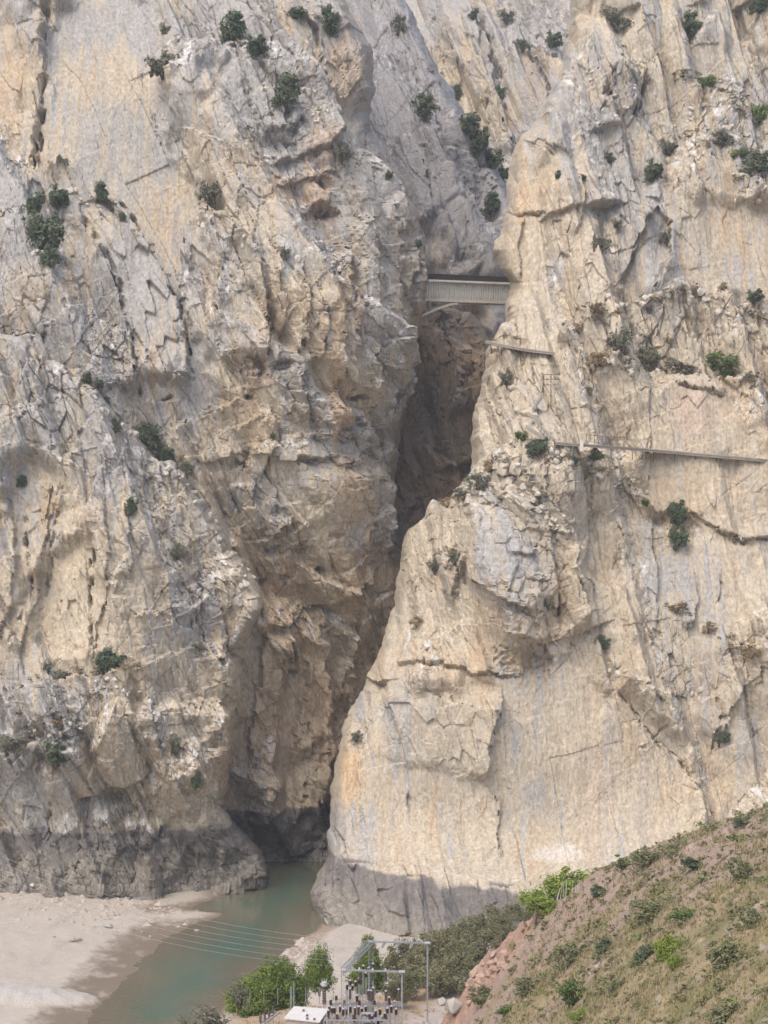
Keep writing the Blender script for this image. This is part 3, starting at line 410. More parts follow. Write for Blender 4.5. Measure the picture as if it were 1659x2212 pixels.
# ------------------------------------------------------------------ valley floor, beach, river
def polyd(x, y, poly):
    """signed distance to a closed polygon, + outside"""
    d = np.full(x.shape, 1e9); ins = np.zeros(x.shape, bool); n = len(poly)
    for i in range(n):
        (ax, ay), (bx, by) = poly[i], poly[(i + 1) % n]; dx, dy = bx - ax, by - ay
        t = np.clip(((x - ax) * dx + (y - ay) * dy) / (dx * dx + dy * dy + 1e-9), 0, 1); d = np.minimum(d, np.hypot(x - ax - t * dx, y - ay - t * dy))
        ins ^= ((ay > y) != (by > y)) & (x < (bx - ax) * (y - ay) / (by - ay + 1e-12) + ax)
    return np.where(ins, -d, d)
SHORE = [(-200, 2800), (100, 2300), (190, 2210), (235, 2155), (320, 2064), (370, 2021), (425, 1995), (478, 1979), (476, 1973), (440, 1970), (410, 1962), (455, 1943), (520, 1920), (560, 1880), (590, 1840), (600, 1790), (760, 1790), (740, 1900), (712, 1960), (694, 2004), (640, 2038), (600, 2074), (560, 2108), (500, 2155), (450, 2230), (420, 2400), (350, 2800)]
SHW = [tuple(atz(x, y, 0.0)[:2]) for x, y in SHORE]
def ground_z(x, y):
    d = polyd(x, y, SHW) + .7 * fbm(x / 6, y / 9, 3, 7)
    left = np.where(d < 7, .03 * d, .21 + .075 * (d - 7)); left = np.minimum(left, 7 + .01 * d)
    right = np.clip(.30 * d, -9, 1.6) + .01 * np.maximum(d - 8, 0)
    rs = sstep(-30, -16, x + (y - 330) * .10)
    z = np.where(d > 0, left * (1 - rs) + right * rs, np.maximum(.10 * d, -4))
    # the yard of the substation, a filled terrace
    pl = polyd(x, y, [(-17, 283), (-7, 292), (2, 300), (14, 300), (40, 300), (60, 230), (0, 200), (-22, 240)]) + 1.2 * fbm(x / 5, y / 5, 3, 9)
    z = np.maximum(z, 8.0 - .55 * np.maximum(pl, 0)) * (pl < 20) + z * (pl >= 20)
    # silt hump in the left corner
    c = atz(70, 2150, 0.6); r = np.hypot((x - c[0] + .35 * (y - c[1])) / 9, (y - c[1]) / 5.5)
    z = z + 1.1 * np.clip(1 - r * r, 0, 1) ** .6 * (1 + .6 * fbm(x / 1.6, y / 2.5, 3, 12))
    return z + .10 * fbm(x / 2.5, y / 4, 4, 3) + .03 * fbm(x / .5, y / .9, 2, 5)
gx_ = np.arange(-135, 62, .55); gy_ = np.arange(236, 456, .8); GX, GY = np.meshgrid(gx_, gy_); GZ = ground_z(GX, GY)
sd = polyd(GX, GY, SHW)
SAND = np.array([.43, .38, .32]); MUD = np.array([.19, .15, .11]); GRAV = np.array([.42, .36, .32]); DIRT = np.array([.36, .26, .17]); SILT = np.array([.42, .39, .36])
nf = fbm(GX / 1.2, GY / 2.2, 4, 31); nb = fbm(GX / 9, GY / 14, 4, 33)
GC = np.broadcast_to(SAND, GX.shape + (3,)) * (1 + .12 * nf + .12 * nb)[..., None]
strand = np.exp(-((np.mod(GZ / .42 + .5 * nb, 1) - .5) / .12) ** 2) * sstep(-.2, .3, fbm(GX / 5, GY / 9, 3, 43)); GC = GC * (1 - .13 * strand - .10 * sstep(.1, .5, fbm(GX / 2.5, GY / 3.5, 4, 45)))[..., None]
GC = mixc(GC, np.array([.40, .35, .30]), .6 * sstep(8, 3, sd + 4 * nb) ); GC = mixc(GC, MUD, sstep(.34, .10, GZ + .12 * nf))
GC = mixc(GC, GRAV, .6 * sstep(.15, .5, fbm(GX / 3, GY / 5, 4, 41)) * sstep(25, 6, sd))
bank = sstep(-2, 2, GX + 22 + (GY - 330) * .1) * sstep(1.45, .9, GZ) * (GZ > .2); GC = mixc(GC, np.array([.30, .235, .18]) * (1 + .3 * nf[..., None]), bank)
yard = sstep(2.5, 5, GZ) * (GX > -30) * (GY < 312); GC = mixc(GC, mixc(np.broadcast_to(DIRT, GC.shape), GRAV, sstep(-.1, .3, nb + .5 * nf) * sstep(7.2, 7.8, GZ)), yard)
c_ = atz(70, 2150, .6); GC = mixc(GC, SILT * (1 + .1 * nf[..., None]), .9 * sstep(.55, .95, GZ) * (np.hypot((GX - c_[0]) / 14, (GY - c_[1]) / 8) < 1) * sstep(-.25, .1, nf + .4 * nb + .2))
ground = grid_mesh('ground', np.stack([GX, GY, GZ], -1), np.clip(GC, .02, .8), rock_mat('silt', .25, 2.0), flip=True, smooth=True); tag(ground, kind='structure')
vf = obj('valley_floor', raw_mesh('valley_floor', [(-900, -500, -8), (900, -500, -8), (900, 1200, -8), (-900, 1200, -8)], [(0, 1, 2, 3)], flat_mat('valley_soil', (.3, .25, .2), .95, 0, .2, .05))); tag(vf, kind='structure')
wx_ = np.arange(-135, 30, .8); wy_ = np.arange(230, 470, 1.1); WX, WY = np.meshgrid(wx_, wy_); wd_ = -polyd(WX, WY, SHW)
m, nt, b = mat_new('river_water'); L = nt.links
a_ = N(nt, 'ShaderNodeAttribute', attribute_name='amount'); tc = N(nt, 'ShaderNodeTexCoord'); nz = N(nt, 'ShaderNodeTexNoise', Scale=.09, Detail=3.0); L.new(tc.outputs['Object'], nz.inputs['Vector'])
ad = N(nt, 'ShaderNodeMath', operation='MULTIPLY_ADD'); ad.inputs[1].default_value = 14.0; L.new(nz.outputs[0], ad.inputs[0]); L.new(a_.outputs['Fac'], ad.inputs[2])
rp = N(nt, 'ShaderNodeValToRGB'); mr = N(nt, 'ShaderNodeMapRange'); mr.inputs[1].default_value = 3.0; mr.inputs[2].default_value = 24.0; L.new(ad.outputs[0], mr.inputs[0]); L.new(mr.outputs[0], rp.inputs[0])
e = rp.color_ramp.elements; e[0].position = 0; e[0].color = (.17, .125, .085, 1); e[1].position = 1; e[1].color = (.05, .115, .09, 1); q = e.new(.35); q.color = (.13, .125, .085, 1); q = e.new(.62); q.color = (.085, .125, .09, 1)
L.new(rp.outputs[0], b.inputs['Base Color']); b.inputs['Roughness'].default_value = .12; b.inputs['IOR'].default_value = 1.33
mp = N(nt, 'ShaderNodeMapping'); mp.inputs['Scale'].default_value = (1.0, .45, 1); L.new(tc.outputs['Object'], mp.inputs[0]); nw = N(nt, 'ShaderNodeTexNoise', Scale=1.6, Detail=3.0); L.new(mp.outputs[0], nw.inputs['Vector'])
bp = N(nt, 'ShaderNodeBump', Strength=.5, Distance=.08); L.new(nw.outputs[0], bp.inputs['Height']); L.new(bp.outputs[0], b.inputs['Normal'])
river = grid_mesh('river', np.stack([WX, WY, 0 * WX], -1), None, m, flip=True, extra=wd_, smooth=True); tag(river, kind='structure')

# ------------------------------------------------------------------ near hillside
HILL = [(35, 230, 38.9), (30, 237, 35.8), (23, 245, 31.4), (18, 251, 27.5), (13, 258, 22), (10.4, 262, 18.5), (8.6, 264, 15.8), (6.8, 266, 11.5), (26, 170, 34.5), (18, 205, 26.5), (10, 235, 17), (8, 255, 13.6), (22, 215, 30.2), (30, 205, 36.0), (45, 200, 43), (60, 230, 49), (60, 150, 48), (30, 130, 34), (45, 120, 40), (12, 180, 20), (8, 140, 18), (48, 262, 30), (36, 272, 18), (27, 278, 10), (20, 284, 6), (14, 288, 4), (70, 280, 34), (50, 300, 8), (6, 240, 8), (5, 215, 7), (28, 225, 35), (18, 235, 25), (75, 120, 56), (75, 200, 58)]
_hf0 = tps([(a * 20, b * 20, c) for a, b, c in HILL])
def _hf(x, y): return _hf0(x * 20, y * 20)
hx_ = np.arange(5.0, 70, .26); hy_ = np.arange(128, 300, .42); HX, HY = np.meshgrid(hx_, hy_)
def hill_z(x, y):
    z = _hf(x, y); return z + .7 * fbm(x / 5, y / 5, 4, 61) + .22 * fbm(x / 1.1, y / 1.1, 3, 63)
HZ = hill_z(HX, HY)
rk = sstep(.12, .45, fbm(HX / 4, HY / 6, 4, 65)); HZ = HZ + .5 * rk * cells(HX, HY, 1.3, 1.0, 20, 66, .6, .5)
edge_ = idw([(8.6, 264, 1), (10.5, 261, 1), (13.5, 257, .85), (12, 259, 1), (18, 250, .6), (23, 244, .6), (28, 236, .55), (33, 230, .62), (37, 225, .5), (26, 225, .3), (20, 240, .1), (20, 215, 0), (30, 200, 0), (40, 180, 0), (12, 235, .0), (60, 200, 0), (9, 250, .2)], HX, HY, 3, 2.0)
HZ = HZ + sstep(.45, .9, edge_) * (.9 * cells(HX, HY, 1.6, 1.6, 30, 67, .9, .4) + .4 * cells(HX, HY, .6, .6, 10, 68, .6, .3))
DRY = np.array([.29, .23, .135]); EARTH = np.array([.32, .24, .19]); RED = np.array([.36, .235, .175]); GREENY = np.array([.15, .15, .06])
HC = np.broadcast_to(DRY, HX.shape + (3,)) * (1 + .3 * fbm(HX / .7, HY / 1, 3, 71))[..., None]
HC = mixc(HC, np.array([.36, .28, .16]), .7 * sstep(.05, .4, fbm(HX / 6, HY / 9, 4, 72))); HC = mixc(HC, GREENY, .75 * sstep(-.1, .35, fbm(HX / 5, HY / 7, 4, 73))); HC = mixc(HC, EARTH, sstep(.02, .4, edge_ + .6 * fbm(HX / 4, HY / 4, 4, 75))); HC = mixc(HC, RED, sstep(.5, .95, edge_ + .3 * fbm(HX / 1.5, HY / 1.5, 3, 77))); HC = mixc(HC, np.array([.47, .41, .35]), .55 * rk * sstep(.05, .35, fbm(HX / 1.1, HY / 1.1, 3, 79)))
hillside = grid_mesh('hillside', np.stack([HX, HY, HZ], -1), np.clip(HC, .02, .8), rock_mat('hill_soil', .6, 2.5), flip=True); tag(hillside, kind='structure')
bpy.context.view_layer.update(); DG = bpy.context.evaluated_depsgraph_get()
def hit(x, y):
    d = V(ray(x, y)).normalized(); ok, loc, nor, idx, ob, mt = SC.ray_cast(DG, Vector((0, 0, CAMZ)), d)
    return (loc, nor, ob) if ok else (V(at(x, y, 420)), Vector((0, -1, 0)), None)

# ------------------------------------------------------------------ mesh kits
class MB:
    def __init__(s): s.v = []; s.f = []
    def add(s, v, f): n = len(s.v); s.v += [tuple(map(float, p)) for p in v]; s.f += [tuple(i + n for i in q) for q in f]
    def box(s, x0, x1, y0, y1, z0, z1):
        s.add([(x0, y0, z0), (x1, y0, z0), (x1, y1, z0), (x0, y1, z0), (x0, y0, z1), (x1, y0, z1), (x1, y1, z1), (x0, y1, z1)], [(0, 3, 2, 1), (4, 5, 6, 7), (0, 1, 5, 4), (1, 2, 6, 5), (2, 3, 7, 6), (3, 0, 4, 7)])
    def bar(s, a, b, w, h=None, up=(0, 0, 1)):
        a = Vector(a); b = Vector(b); d = (b - a).normalized(); u = Vector(up)
        if abs(d.dot(u)) > .98: u = Vector((1, 0, 0))
        r = d.cross(u).normalized(); u = r.cross(d).normalized(); h = h or w; r *= w / 2; u *= h / 2
        s.add([a - r - u, a + r - u, a + r + u, a - r + u, b - r - u, b + r - u, b + r + u, b - r + u], [(0, 1, 2, 3), (7, 6, 5, 4), (0, 4, 5, 1), (1, 5, 6, 2), (2, 6, 7, 3), (3, 7, 4, 0)])
    def tube(s, pts, rad, n=6, cap=True):
        pts = [Vector(p) for p in pts]; rs = rad if isinstance(rad, (list, tuple)) else [rad] * len(pts); vs = []; fs = []
        for i, p in enumerate(pts):
            d = (pts[min(i + 1, len(pts) - 1)] - pts[max(i - 1, 0)]).normalized(); u = Vector((0, 0, 1)) if abs(d.z) < .95 else Vector((1, 0, 0)); r = d.cross(u).normalized(); u = r.cross(d)
            for k in range(n): t = 2 * math.pi * k / n; vs.append(p + (r * math.cos(t) + u * math.sin(t)) * rs[i])
        for i in range(len(pts) - 1):
            for k in range(n): fs.append((i * n + k, i * n + (k + 1) % n, (i + 1) * n + (k + 1) % n, (i + 1) * n + k))
        if cap: fs.append(tuple(range(n))[::-1]); fs.append(tuple((len(pts) - 1) * n + k for k in range(n)))
        s.add(vs, fs)
    def build(s, name, mat, parent=None, smooth=False, loc=None): return obj(name, raw_mesh(name, s.v, s.f, mat, smooth), parent, loc)
    def mesh(s, name, mat, smooth=False): return raw_mesh(name, s.v, s.f, mat, smooth)
def empty(name, loc, rz=0.0):
    o = bpy.data.objects.new(name, None); COL.objects.link(o); o.location = loc; o.rotation_euler = (0, 0, rz); o.empty_display_size = .3; return o
def rock_mesh(name, seed, n=26, mat=None, sub=0):
    rnd = random.Random(seed); bm = bmesh.new()
    for _ in range(n):
        v = Vector((rnd.gauss(0, 1), rnd.gauss(0, 1), rnd.gauss(0, 1))).normalized() * rnd.uniform(.8, 1.05); bm.verts.new(v)
    r = bmesh.ops.convex_hull(bm, input=bm.verts); bmesh.ops.delete(bm, geom=[g for g in r['geom_interior'] if isinstance(g, bmesh.types.BMVert)], context='VERTS')
    me = bpy.data.meshes.new(name); bm.to_mesh(me); bm.free()
    if mat: me.materials.append(mat)
    return me
CONC = flat_mat('concrete', (.36, .325, .275), .9, 0, .22, 1.2); CONCW = flat_mat('pale_concrete', (.62, .58, .52), .9, 0, .15, 1.5); STEEL = flat_mat('galvanised_steel', (.29, .30, .315), .6, .2, .12, 3); GIRD = flat_mat('weathered_girder_paint', (.56, .545, .51), .75, 0, .28, .8)
DARKI = flat_mat('dark_iron', (.055, .05, .05), .7, .2, .2, 3); RUSTM = flat_mat('rusty_iron', (.15, .095, .065), .85, 0, .3, 3); INS = flat_mat('brown_porcelain', (.055, .028, .022), .3, 0, .15, 5, .5); INSW = flat_mat('grey_porcelain', (.40, .41, .43), .4, 0, .1, 5); WOOD = flat_mat('weathered_wood', (.17, .13, .10), .9, 0, .25, 4)
ROOFM = flat_mat('white_sheet_roof', (.54, .52, .50), .6, 0, .1, 1.5); WALLM = flat_mat('rendered_wall', (.40, .36, .31), .9, 0, .15, 2)

# ------------------------------------------------------------------ railway bridge across the gorge
bl = V(at(885, 604, 466.5)); br = V(at(1130, 614.5, 480.5)); br.z = bl.z; ang = math.atan2(br.y - bl.y, br.x - bl.x); LEN = (br - bl).length
BR = empty('girder_bridge', bl, ang); tag(BR, 'steel girder railway bridge spanning the gorge between both cliffs', 'bridge')
H = 3.9
def part(nm, mat, fn, par=BR):
    mb = MB(); fn(mb); return mb.build(nm, mat, par)
part('girder_web', GIRD, lambda m: m.box(0, LEN, .06, .12, -H + .2, -.22))
tf = part('top_flange', flat_mat('toplit_white_flange', (.78, .75, .70), .8, 0, .1, 1.0), lambda m: (m.box(0, LEN, -.45, .5, -.26, .0), m.box(0, LEN, -.50, -.38, -.14, .14)))  # white flange, whitened further: light from above put into its colour
part('bottom_flange', CONCW, lambda m: m.box(0, LEN, -.22, .4, -H, -H + .42))
stm = MB(); stm.box(-.05, .05, -.16, .06, -H + .42, -.22); stme = stm.mesh('stiffener', GIRD)
rnd = random.Random(4)
for i in range(int(LEN / .56)): s_ = obj('stiffener', stme, BR); s_.location = (.3 + i * .56 + rnd.uniform(-.03, .03), 0, 0)
part('deck', CONC, lambda m: m.box(0, LEN, .5, 4.6, -.5, -.05)); part('rear_girder', GIRD, lambda m: m.box(0, LEN, 4.6, 4.75, -H, 0))
rx0 = 3.2
rl = part('railing', DARKI, lambda m: ([m.bar((rx0 + i * .30, .15, .0), (rx0 + i * .30, .15, 1.15), .05) for i in range(int((LEN - rx0) / .30))], [m.bar((rx0, .15, z), (LEN, .15, z), .10, .2) for z in (.22, .5, .75, 1.0, 1.18)]))
part('rear_railing', DARKI, lambda m: ([m.bar((rx0 + i * .30, 4.5, .0), (rx0 + i * .30, 4.5, 1.3), .05) for i in range(int((LEN - rx0) / .30))], [m.bar((rx0, 4.5, z), (LEN, 4.5, z), .10, .24) for z in (.3, .6, .9, 1.2, 1.4)]))
part('rail', RUSTM, lambda m: m.box(0, LEN, -.2, -.1, .14, .26)); part('rail', RUSTM, lambda m: m.box(0, LEN, 2.6, 2.72, -.05, .12))
for i in (0, 1):
    y0 = .3 + 3.2 * i; P_ = [(.2 + 10.4 * t, y0 - .5, -H - .25 - 3.6 * (1 - t) ** 1.4) for t in [k / 10 for k in range(11)]]
    mb = MB(); [mb.bar(a, b, .5, .34) for a, b in zip(P_[:-1], P_[1:])]; ar = mb.build('arch_rib', CONCW, BR)
    for k in (1, 2, 3, 4): mb = MB(); mb.bar(P_[k], (P_[k][0], y0 - .5, -H), .3); mb.build('arch_post', CONC, BR)
part('added_abutment', CONC, lambda m: m.box(-2, 4.6, .7, 4.3, -H - 4.5, -H))  # block added under the deck so the gap behind the arch reads dark
m_ = MB(); m_.bar((-.0, 0, 0), (0, 0, 3.4), .14); mst = obj('mast', m_.mesh('mast', DARKI), BR); mst.location = (3.3, 3.0, 0)

# ------------------------------------------------------------------ cliff walkways, stairs, pole
def walkway(pts, out, label, thick, name='cliff_walkway', nb=8, width=1.4):
    xs = [p[0] for p in pts]; ys = np.array([min(hit(x, y)[0].y for x in (px - 30, px - 15, px, px + 15, px + 30) for y in (py - 3, py + 3, py + 7)) for px, py in pts])
    ys = np.convolve(np.pad(ys, 1, 'edge'), [.25, .5, .25], 'valid'); ys = np.minimum(ys, np.array([hit(px, py + 3)[0].y for px, py in pts])); W = [V(at(x, y, Y_ - out)) for (x, y), Y_ in zip(pts, ys)]
    e_ = empty(name, W[0]); tag(e_, label, 'walkway'); o = W[0]
    for a, b in zip(W[:-1], W[1:]):
        mb = MB(); n = 4
        r = Vector((0, 1, 0))
        mb.add([a - o, b - o, b - o + r * width * 2, a - o + r * width * 2, a - o - Vector((0, 0, thick)), b - o - Vector((0, 0, thick)), b - o + r * width * 2 - Vector((0, 0, thick)), a - o + r * width * 2 - Vector((0, 0, thick))], [(0, 1, 2, 3), (7, 6, 5, 4), (4, 5, 1, 0), (5, 6, 2, 1), (6, 7, 3, 2), (7, 4, 0, 3)]); mb.build('slab', CONC, e_)
        mb = MB(); mb.bar(a - o + Vector((0, -.04, .07)), b - o + Vector((0, -.04, .07)), .2, .16); mb.build('edge_beam', CONC, e_)
    for i in range(nb):
        t = (i + .5) / nb * (len(W) - 1); j = int(t); q = W[j].lerp(W[j + 1], t - j) - o; mb = MB()
        mb.bar(q + Vector((0, .1, -thick)), q + Vector((.2, width * 1.4, -thick - 1.5)), .12); mb.build('bracket', RUSTM, e_)
    return e_, W
wu, WU = walkway([(1050, 737), (1075, 743), (1105, 749), (1140, 755), (1170, 759), (1198, 762)], .9, 'narrow concrete ledge path below the bridge, held by iron struts', .34, nb=6)
wl_, WL = walkway([(1200, 956), (1256, 960), (1320, 965), (1400, 971), (1480, 978), (1560, 985), (1640, 992), (1740, 1001), (1840, 1010)], .7, 'long concrete path pinned across the pale right cliff face', .36, nb=14)
pp = MB(); pp.bar((0, 0, -1.1), (0, 0, .55), .55, .55); pq = pp.build('pier', CONCW, wl_); pq.location = WL[1] - WL[0] + Vector((0, -.1, 0))
for i in range(6):
    t = .18 + i * .3; j = 1; q = WL[1].lerp(WL[2], t / 1.1 if t < 1.1 else 1) if t < 1.1 else WL[2].lerp(WL[3], (t - 1.1) * .6); mb = MB(); mb.bar((0, 0, 0), (0, 0, 1.5), .09); k_ = mb.build('railing_post', RUSTM, wl_); k_.location = q - WL[0] + Vector((0, .15, .2))
mb = MB(); mb.bar(WL[1] - WL[0] + Vector((.8, .15, 1.55)), WL[2] - WL[0] + Vector((2, .15, 1.5)), .07); mb.build('handrail', RUSTM, wl_)
def stairs(a, b, n, w, label, out=.6):
    ha, hb = hit(*a)[0], hit(*b)[0]; yy_ = min(ha.y, hb.y) - out; A = V(at(*a, yy_)); B = V(at(*b, yy_)); e_ = empty('stone_stairs', A); tag(e_, label, 'stairs')
    for i in range(n):
        p = A.lerp(B, i / n) - A; q = A.lerp(B, (i + 1) / n) - A; mb = MB(); x0, x1 = sorted((p.x, q.x)); zt = max(p.z, q.z); mb.box(x0, x1, 0, w, zt - abs(q.z - p.z) - .5, zt); mb.build('step', CONCW if i % 2 else CONC, e_)
    mb = MB(); mb.bar((0, -.1, .25), B - A + Vector((0, -.1, .25)), .2, .35); mb.build('parapet', CONC, e_); return e_
stairs((1196, 953), (1158, 912), 12, 2.2, 'flight of steps climbing from the left end of the long cliff path')
stairs((1150, 888), (1172, 852), 10, 2.0, 'upper zigzag steps beside the utility pole')
def ramp(a, b, label):
    y = min(hit(*a)[0].y, hit(*b)[0].y) - .9; A = V(at(*a, y)); B = V(at(*b, y)); mb = MB(); mb.bar((0, 0, 0), B - A, 1.0, .4); mb.bar((0, -.45, .3), B - A + Vector((0, -.45, .3)), .12, .3); o = mb.build('concrete_ramp', CONC); o.location = A; tag(o, label, 'ramp', 'ramps by the stairs')
ramp((1136, 923), (1176, 949), 'sloping concrete ramp left of the lower steps, just above a dark bush'); ramp((1139, 895), (1168, 911), 'short concrete ramp linking the two flights of steps')
ph = hit(1190, 878)[0]; py_ = min(ph.y, hit(1190, 830)[0].y) - .5; pb = V(at(1190, 880, py_)); UP = empty('utility_pole', pb); tag(UP, 'thin wooden utility pole with three crossarms beside the steps', 'utility pole')
mb = MB(); mb.tube([(0, 0, -.3), (0, 0, 5.6)], [.11, .08]); mb.build('pole', WOOD, UP)
for z, w in ((5.4, 1.5), (4.6, 1.4), (3.7, 1.25)):
    mb = MB(); mb.bar((-w, 0, z), (w, 0, z), .12); ca = mb.build('crossarm', WOOD, UP)
    for s_ in (-1, -.45, .45, 1): mb = MB(); mb.tube([(s_ * w * .95, 0, z + .06), (s_ * w * .95, 0, z + .28)], .05, 5); mb.build('insulator', INS, ca)
# ------------------------------------------------------------------ plants
def leaf_mat(name, c1, c2, trans=.15):
    m, nt, b = mat_new(name); L = nt.links; oi = N(nt, 'ShaderNodeObjectInfo'); ge = N(nt, 'ShaderNodeNewGeometry'); nz = N(nt, 'ShaderNodeTexNoise', Scale=.9, Detail=3.0); L.new(ge.outputs['Position'], nz.inputs['Vector'])
    ad = N(nt, 'ShaderNodeMath', operation='MULTIPLY_ADD'); ad.inputs[1].default_value = .35; L.new(oi.outputs['Random'], ad.inputs[0]); L.new(nz.outputs[0], ad.inputs[2])
    mr = N(nt, 'ShaderNodeMapRange'); mr.inputs[1].default_value = .3; mr.inputs[2].default_value = .95; L.new(ad.outputs[0], mr.inputs[0])
    mx = N(nt, 'ShaderNodeMix', data_type='RGBA'); mx.inputs[6].default_value = (*c1, 1); mx.inputs[7].default_value = (*c2, 1); L.new(mr.outputs[0], mx.inputs[0]); L.new(mx.outputs[2], b.inputs['Base Color']); b.inputs['Roughness'].default_value = .7; b.inputs['Specular IOR Level'].default_value = .2
    return m
LM = {'d': leaf_mat('dark_foliage', (.055, .078, .042), (.115, .14, .078)), 'o': leaf_mat('grey_olive_foliage', (.105, .108, .075), (.18, .175, .12)), 'b': leaf_mat('dry_brown_scrub', (.20, .145, .075), (.29, .215, .12)), 'g': leaf_mat('fresh_green_foliage', (.075, .12, .035), (.14, .185, .06)), 'p': leaf_mat('pine_foliage', (.125, .18, .025), (.23, .285, .055)), 't': leaf_mat('thicket_foliage', (.125, .135, .065), (.22, .20, .11))}
LM['y'] = leaf_mat('yard_pine_foliage', (.085, .135, .02), (.175, .225, .045))
LM['h'] = leaf_mat('hillside_shrub', (.125, .135, .065), (.215, .215, .11))
BARK = flat_mat('bark', (.13, .10, .08), .95, 0, .25, 6)
def leaves(seed, n, clumps, size, shape=(1, 1, 1), spiky=0.0, fill=.25, tall=0.0):
    """unit crown: n leaf-sized faces gathered in clumps with gaps between them"""
    r = np.random.default_rng(seed); c = r.normal(size=(clumps, 3)); c /= np.linalg.norm(c, axis=1, keepdims=True); c *= (fill + (1 - fill) * r.random((clumps, 1)) ** .7) * .86
    c[:, 2] = c[:, 2] * .9; cr = .12 + .30 * r.random(clumps); k = r.integers(0, clumps, n)
    d = r.normal(size=(n, 3)); d /= np.linalg.norm(d, axis=1, keepdims=True); p = c[k] + d * (cr[k] * r.random(n) ** .4)[:, None]
    if tall: p[:, :2] *= (1 - tall * (p[:, 2:3] * .5 + .5))
    p *= np.array(shape)
    nrm = d + .7 * r.normal(size=(n, 3)) + np.array([0, 0, .4]); nrm /= np.linalg.norm(nrm, axis=1, keepdims=True)
    t = np.cross(nrm, r.normal(size=(n, 3))); t /= np.linalg.norm(t, axis=1, keepdims=True); bt = np.cross(nrm, t); s = size * (.6 + .8 * r.random((n, 1)))
    q = np.stack([p - t * s, p + bt * s * .55, p + t * s, p - bt * s * .55], 1).reshape(-1, 3); return q, c * np.array(shape)
def quads(name, q, mat):
    me = bpy.data.meshes.new(name); n = len(q) // 4; me.vertices.add(len(q)); me.vertices.foreach_set('co', q.astype(np.float32).reshape(-1)); me.loops.add(len(q)); me.loops.foreach_set('vertex_index', np.arange(len(q), dtype=np.int32))
    me.polygons.add(n); me.polygons.foreach_set('loop_start', np.arange(0, len(q), 4, dtype=np.int32)); me.polygons.foreach_set('loop_total', np.full(n, 4, np.int32)); me.update(calc_edges=True); me.materials.append(mat); return me
BUSH = {}
for k in 'dobgpth':
    BUSH[k] = []
    for v in range(4):
        q, c = leaves(hash((k, v)) % 1000 if False else ord(k) * 7 + v, {'d': 2200, 'o': 1100, 'b': 900, 'g': 1600, 'p': 3600, 't': 5200, 'h': 1900}[k], {'d': 30, 'o': 24, 'b': 18, 'g': 26, 'p': 52, 't': 40, 'h': 26}[k], {'d': .085, 'o': .085, 'b': .085, 'g': .085, 'p': .06, 't': .046, 'h': .07}[k], (1, 1, 1))
        mb = MB(); rr = random.Random(v + 5)
        for i in range(7):
            e_ = c[rr.randrange(len(c))]; mb.tube([(0, .25, -1.0), (e_[0] * .5, e_[1] * .5 + .1, e_[2] * .5 - .3), tuple(e_)], [.055, .035, .012], 4, False)
        BUSH[k].append((quads('foliage', q, LM[k]), mb.mesh('stem', BARK)))
_bi = [0]
def plant(px, py, rx, ry, kind, label, name='bush', cat='bush', group=None, base=True, Y=None, lean=0.0, parts=True):
    loc, nor, ob = hit(px, py + ry * .55) if Y is None else (V(at(px, py, Y)), None, None)
    if Y is None and ob is not None:
        l2 = hit(px, py)[0]; loc = l2 if l2.y < loc.y and loc.y - l2.y < 6 else loc
    m_px = loc.y / FOC; c = V(at(px, py, loc.y - rx * m_px * .5)); v = _bi[0] % 4; _bi[0] += 1
    e_ = empty(name, c - Vector((0, 0, ry * m_px * .9))); tag(e_, label, cat, group); f, s = BUSH[kind][v]
    o = obj('foliage', f, e_); o.location = (0, 0, ry * m_px * .9); o.scale = (rx * m_px * 1.28, (rx + ry) * .5 * m_px, ry * m_px * 1.22); o.rotation_euler = (0, .45 * math.sin(px * 1.7 + py), .6 * math.sin(px + py * 2.3))
    o = obj('stem', s, e_); o.location = (0, 0, ry * m_px * .9); o.scale = (rx * m_px, (rx + ry) * .5 * m_px, ry * m_px)
    return e_
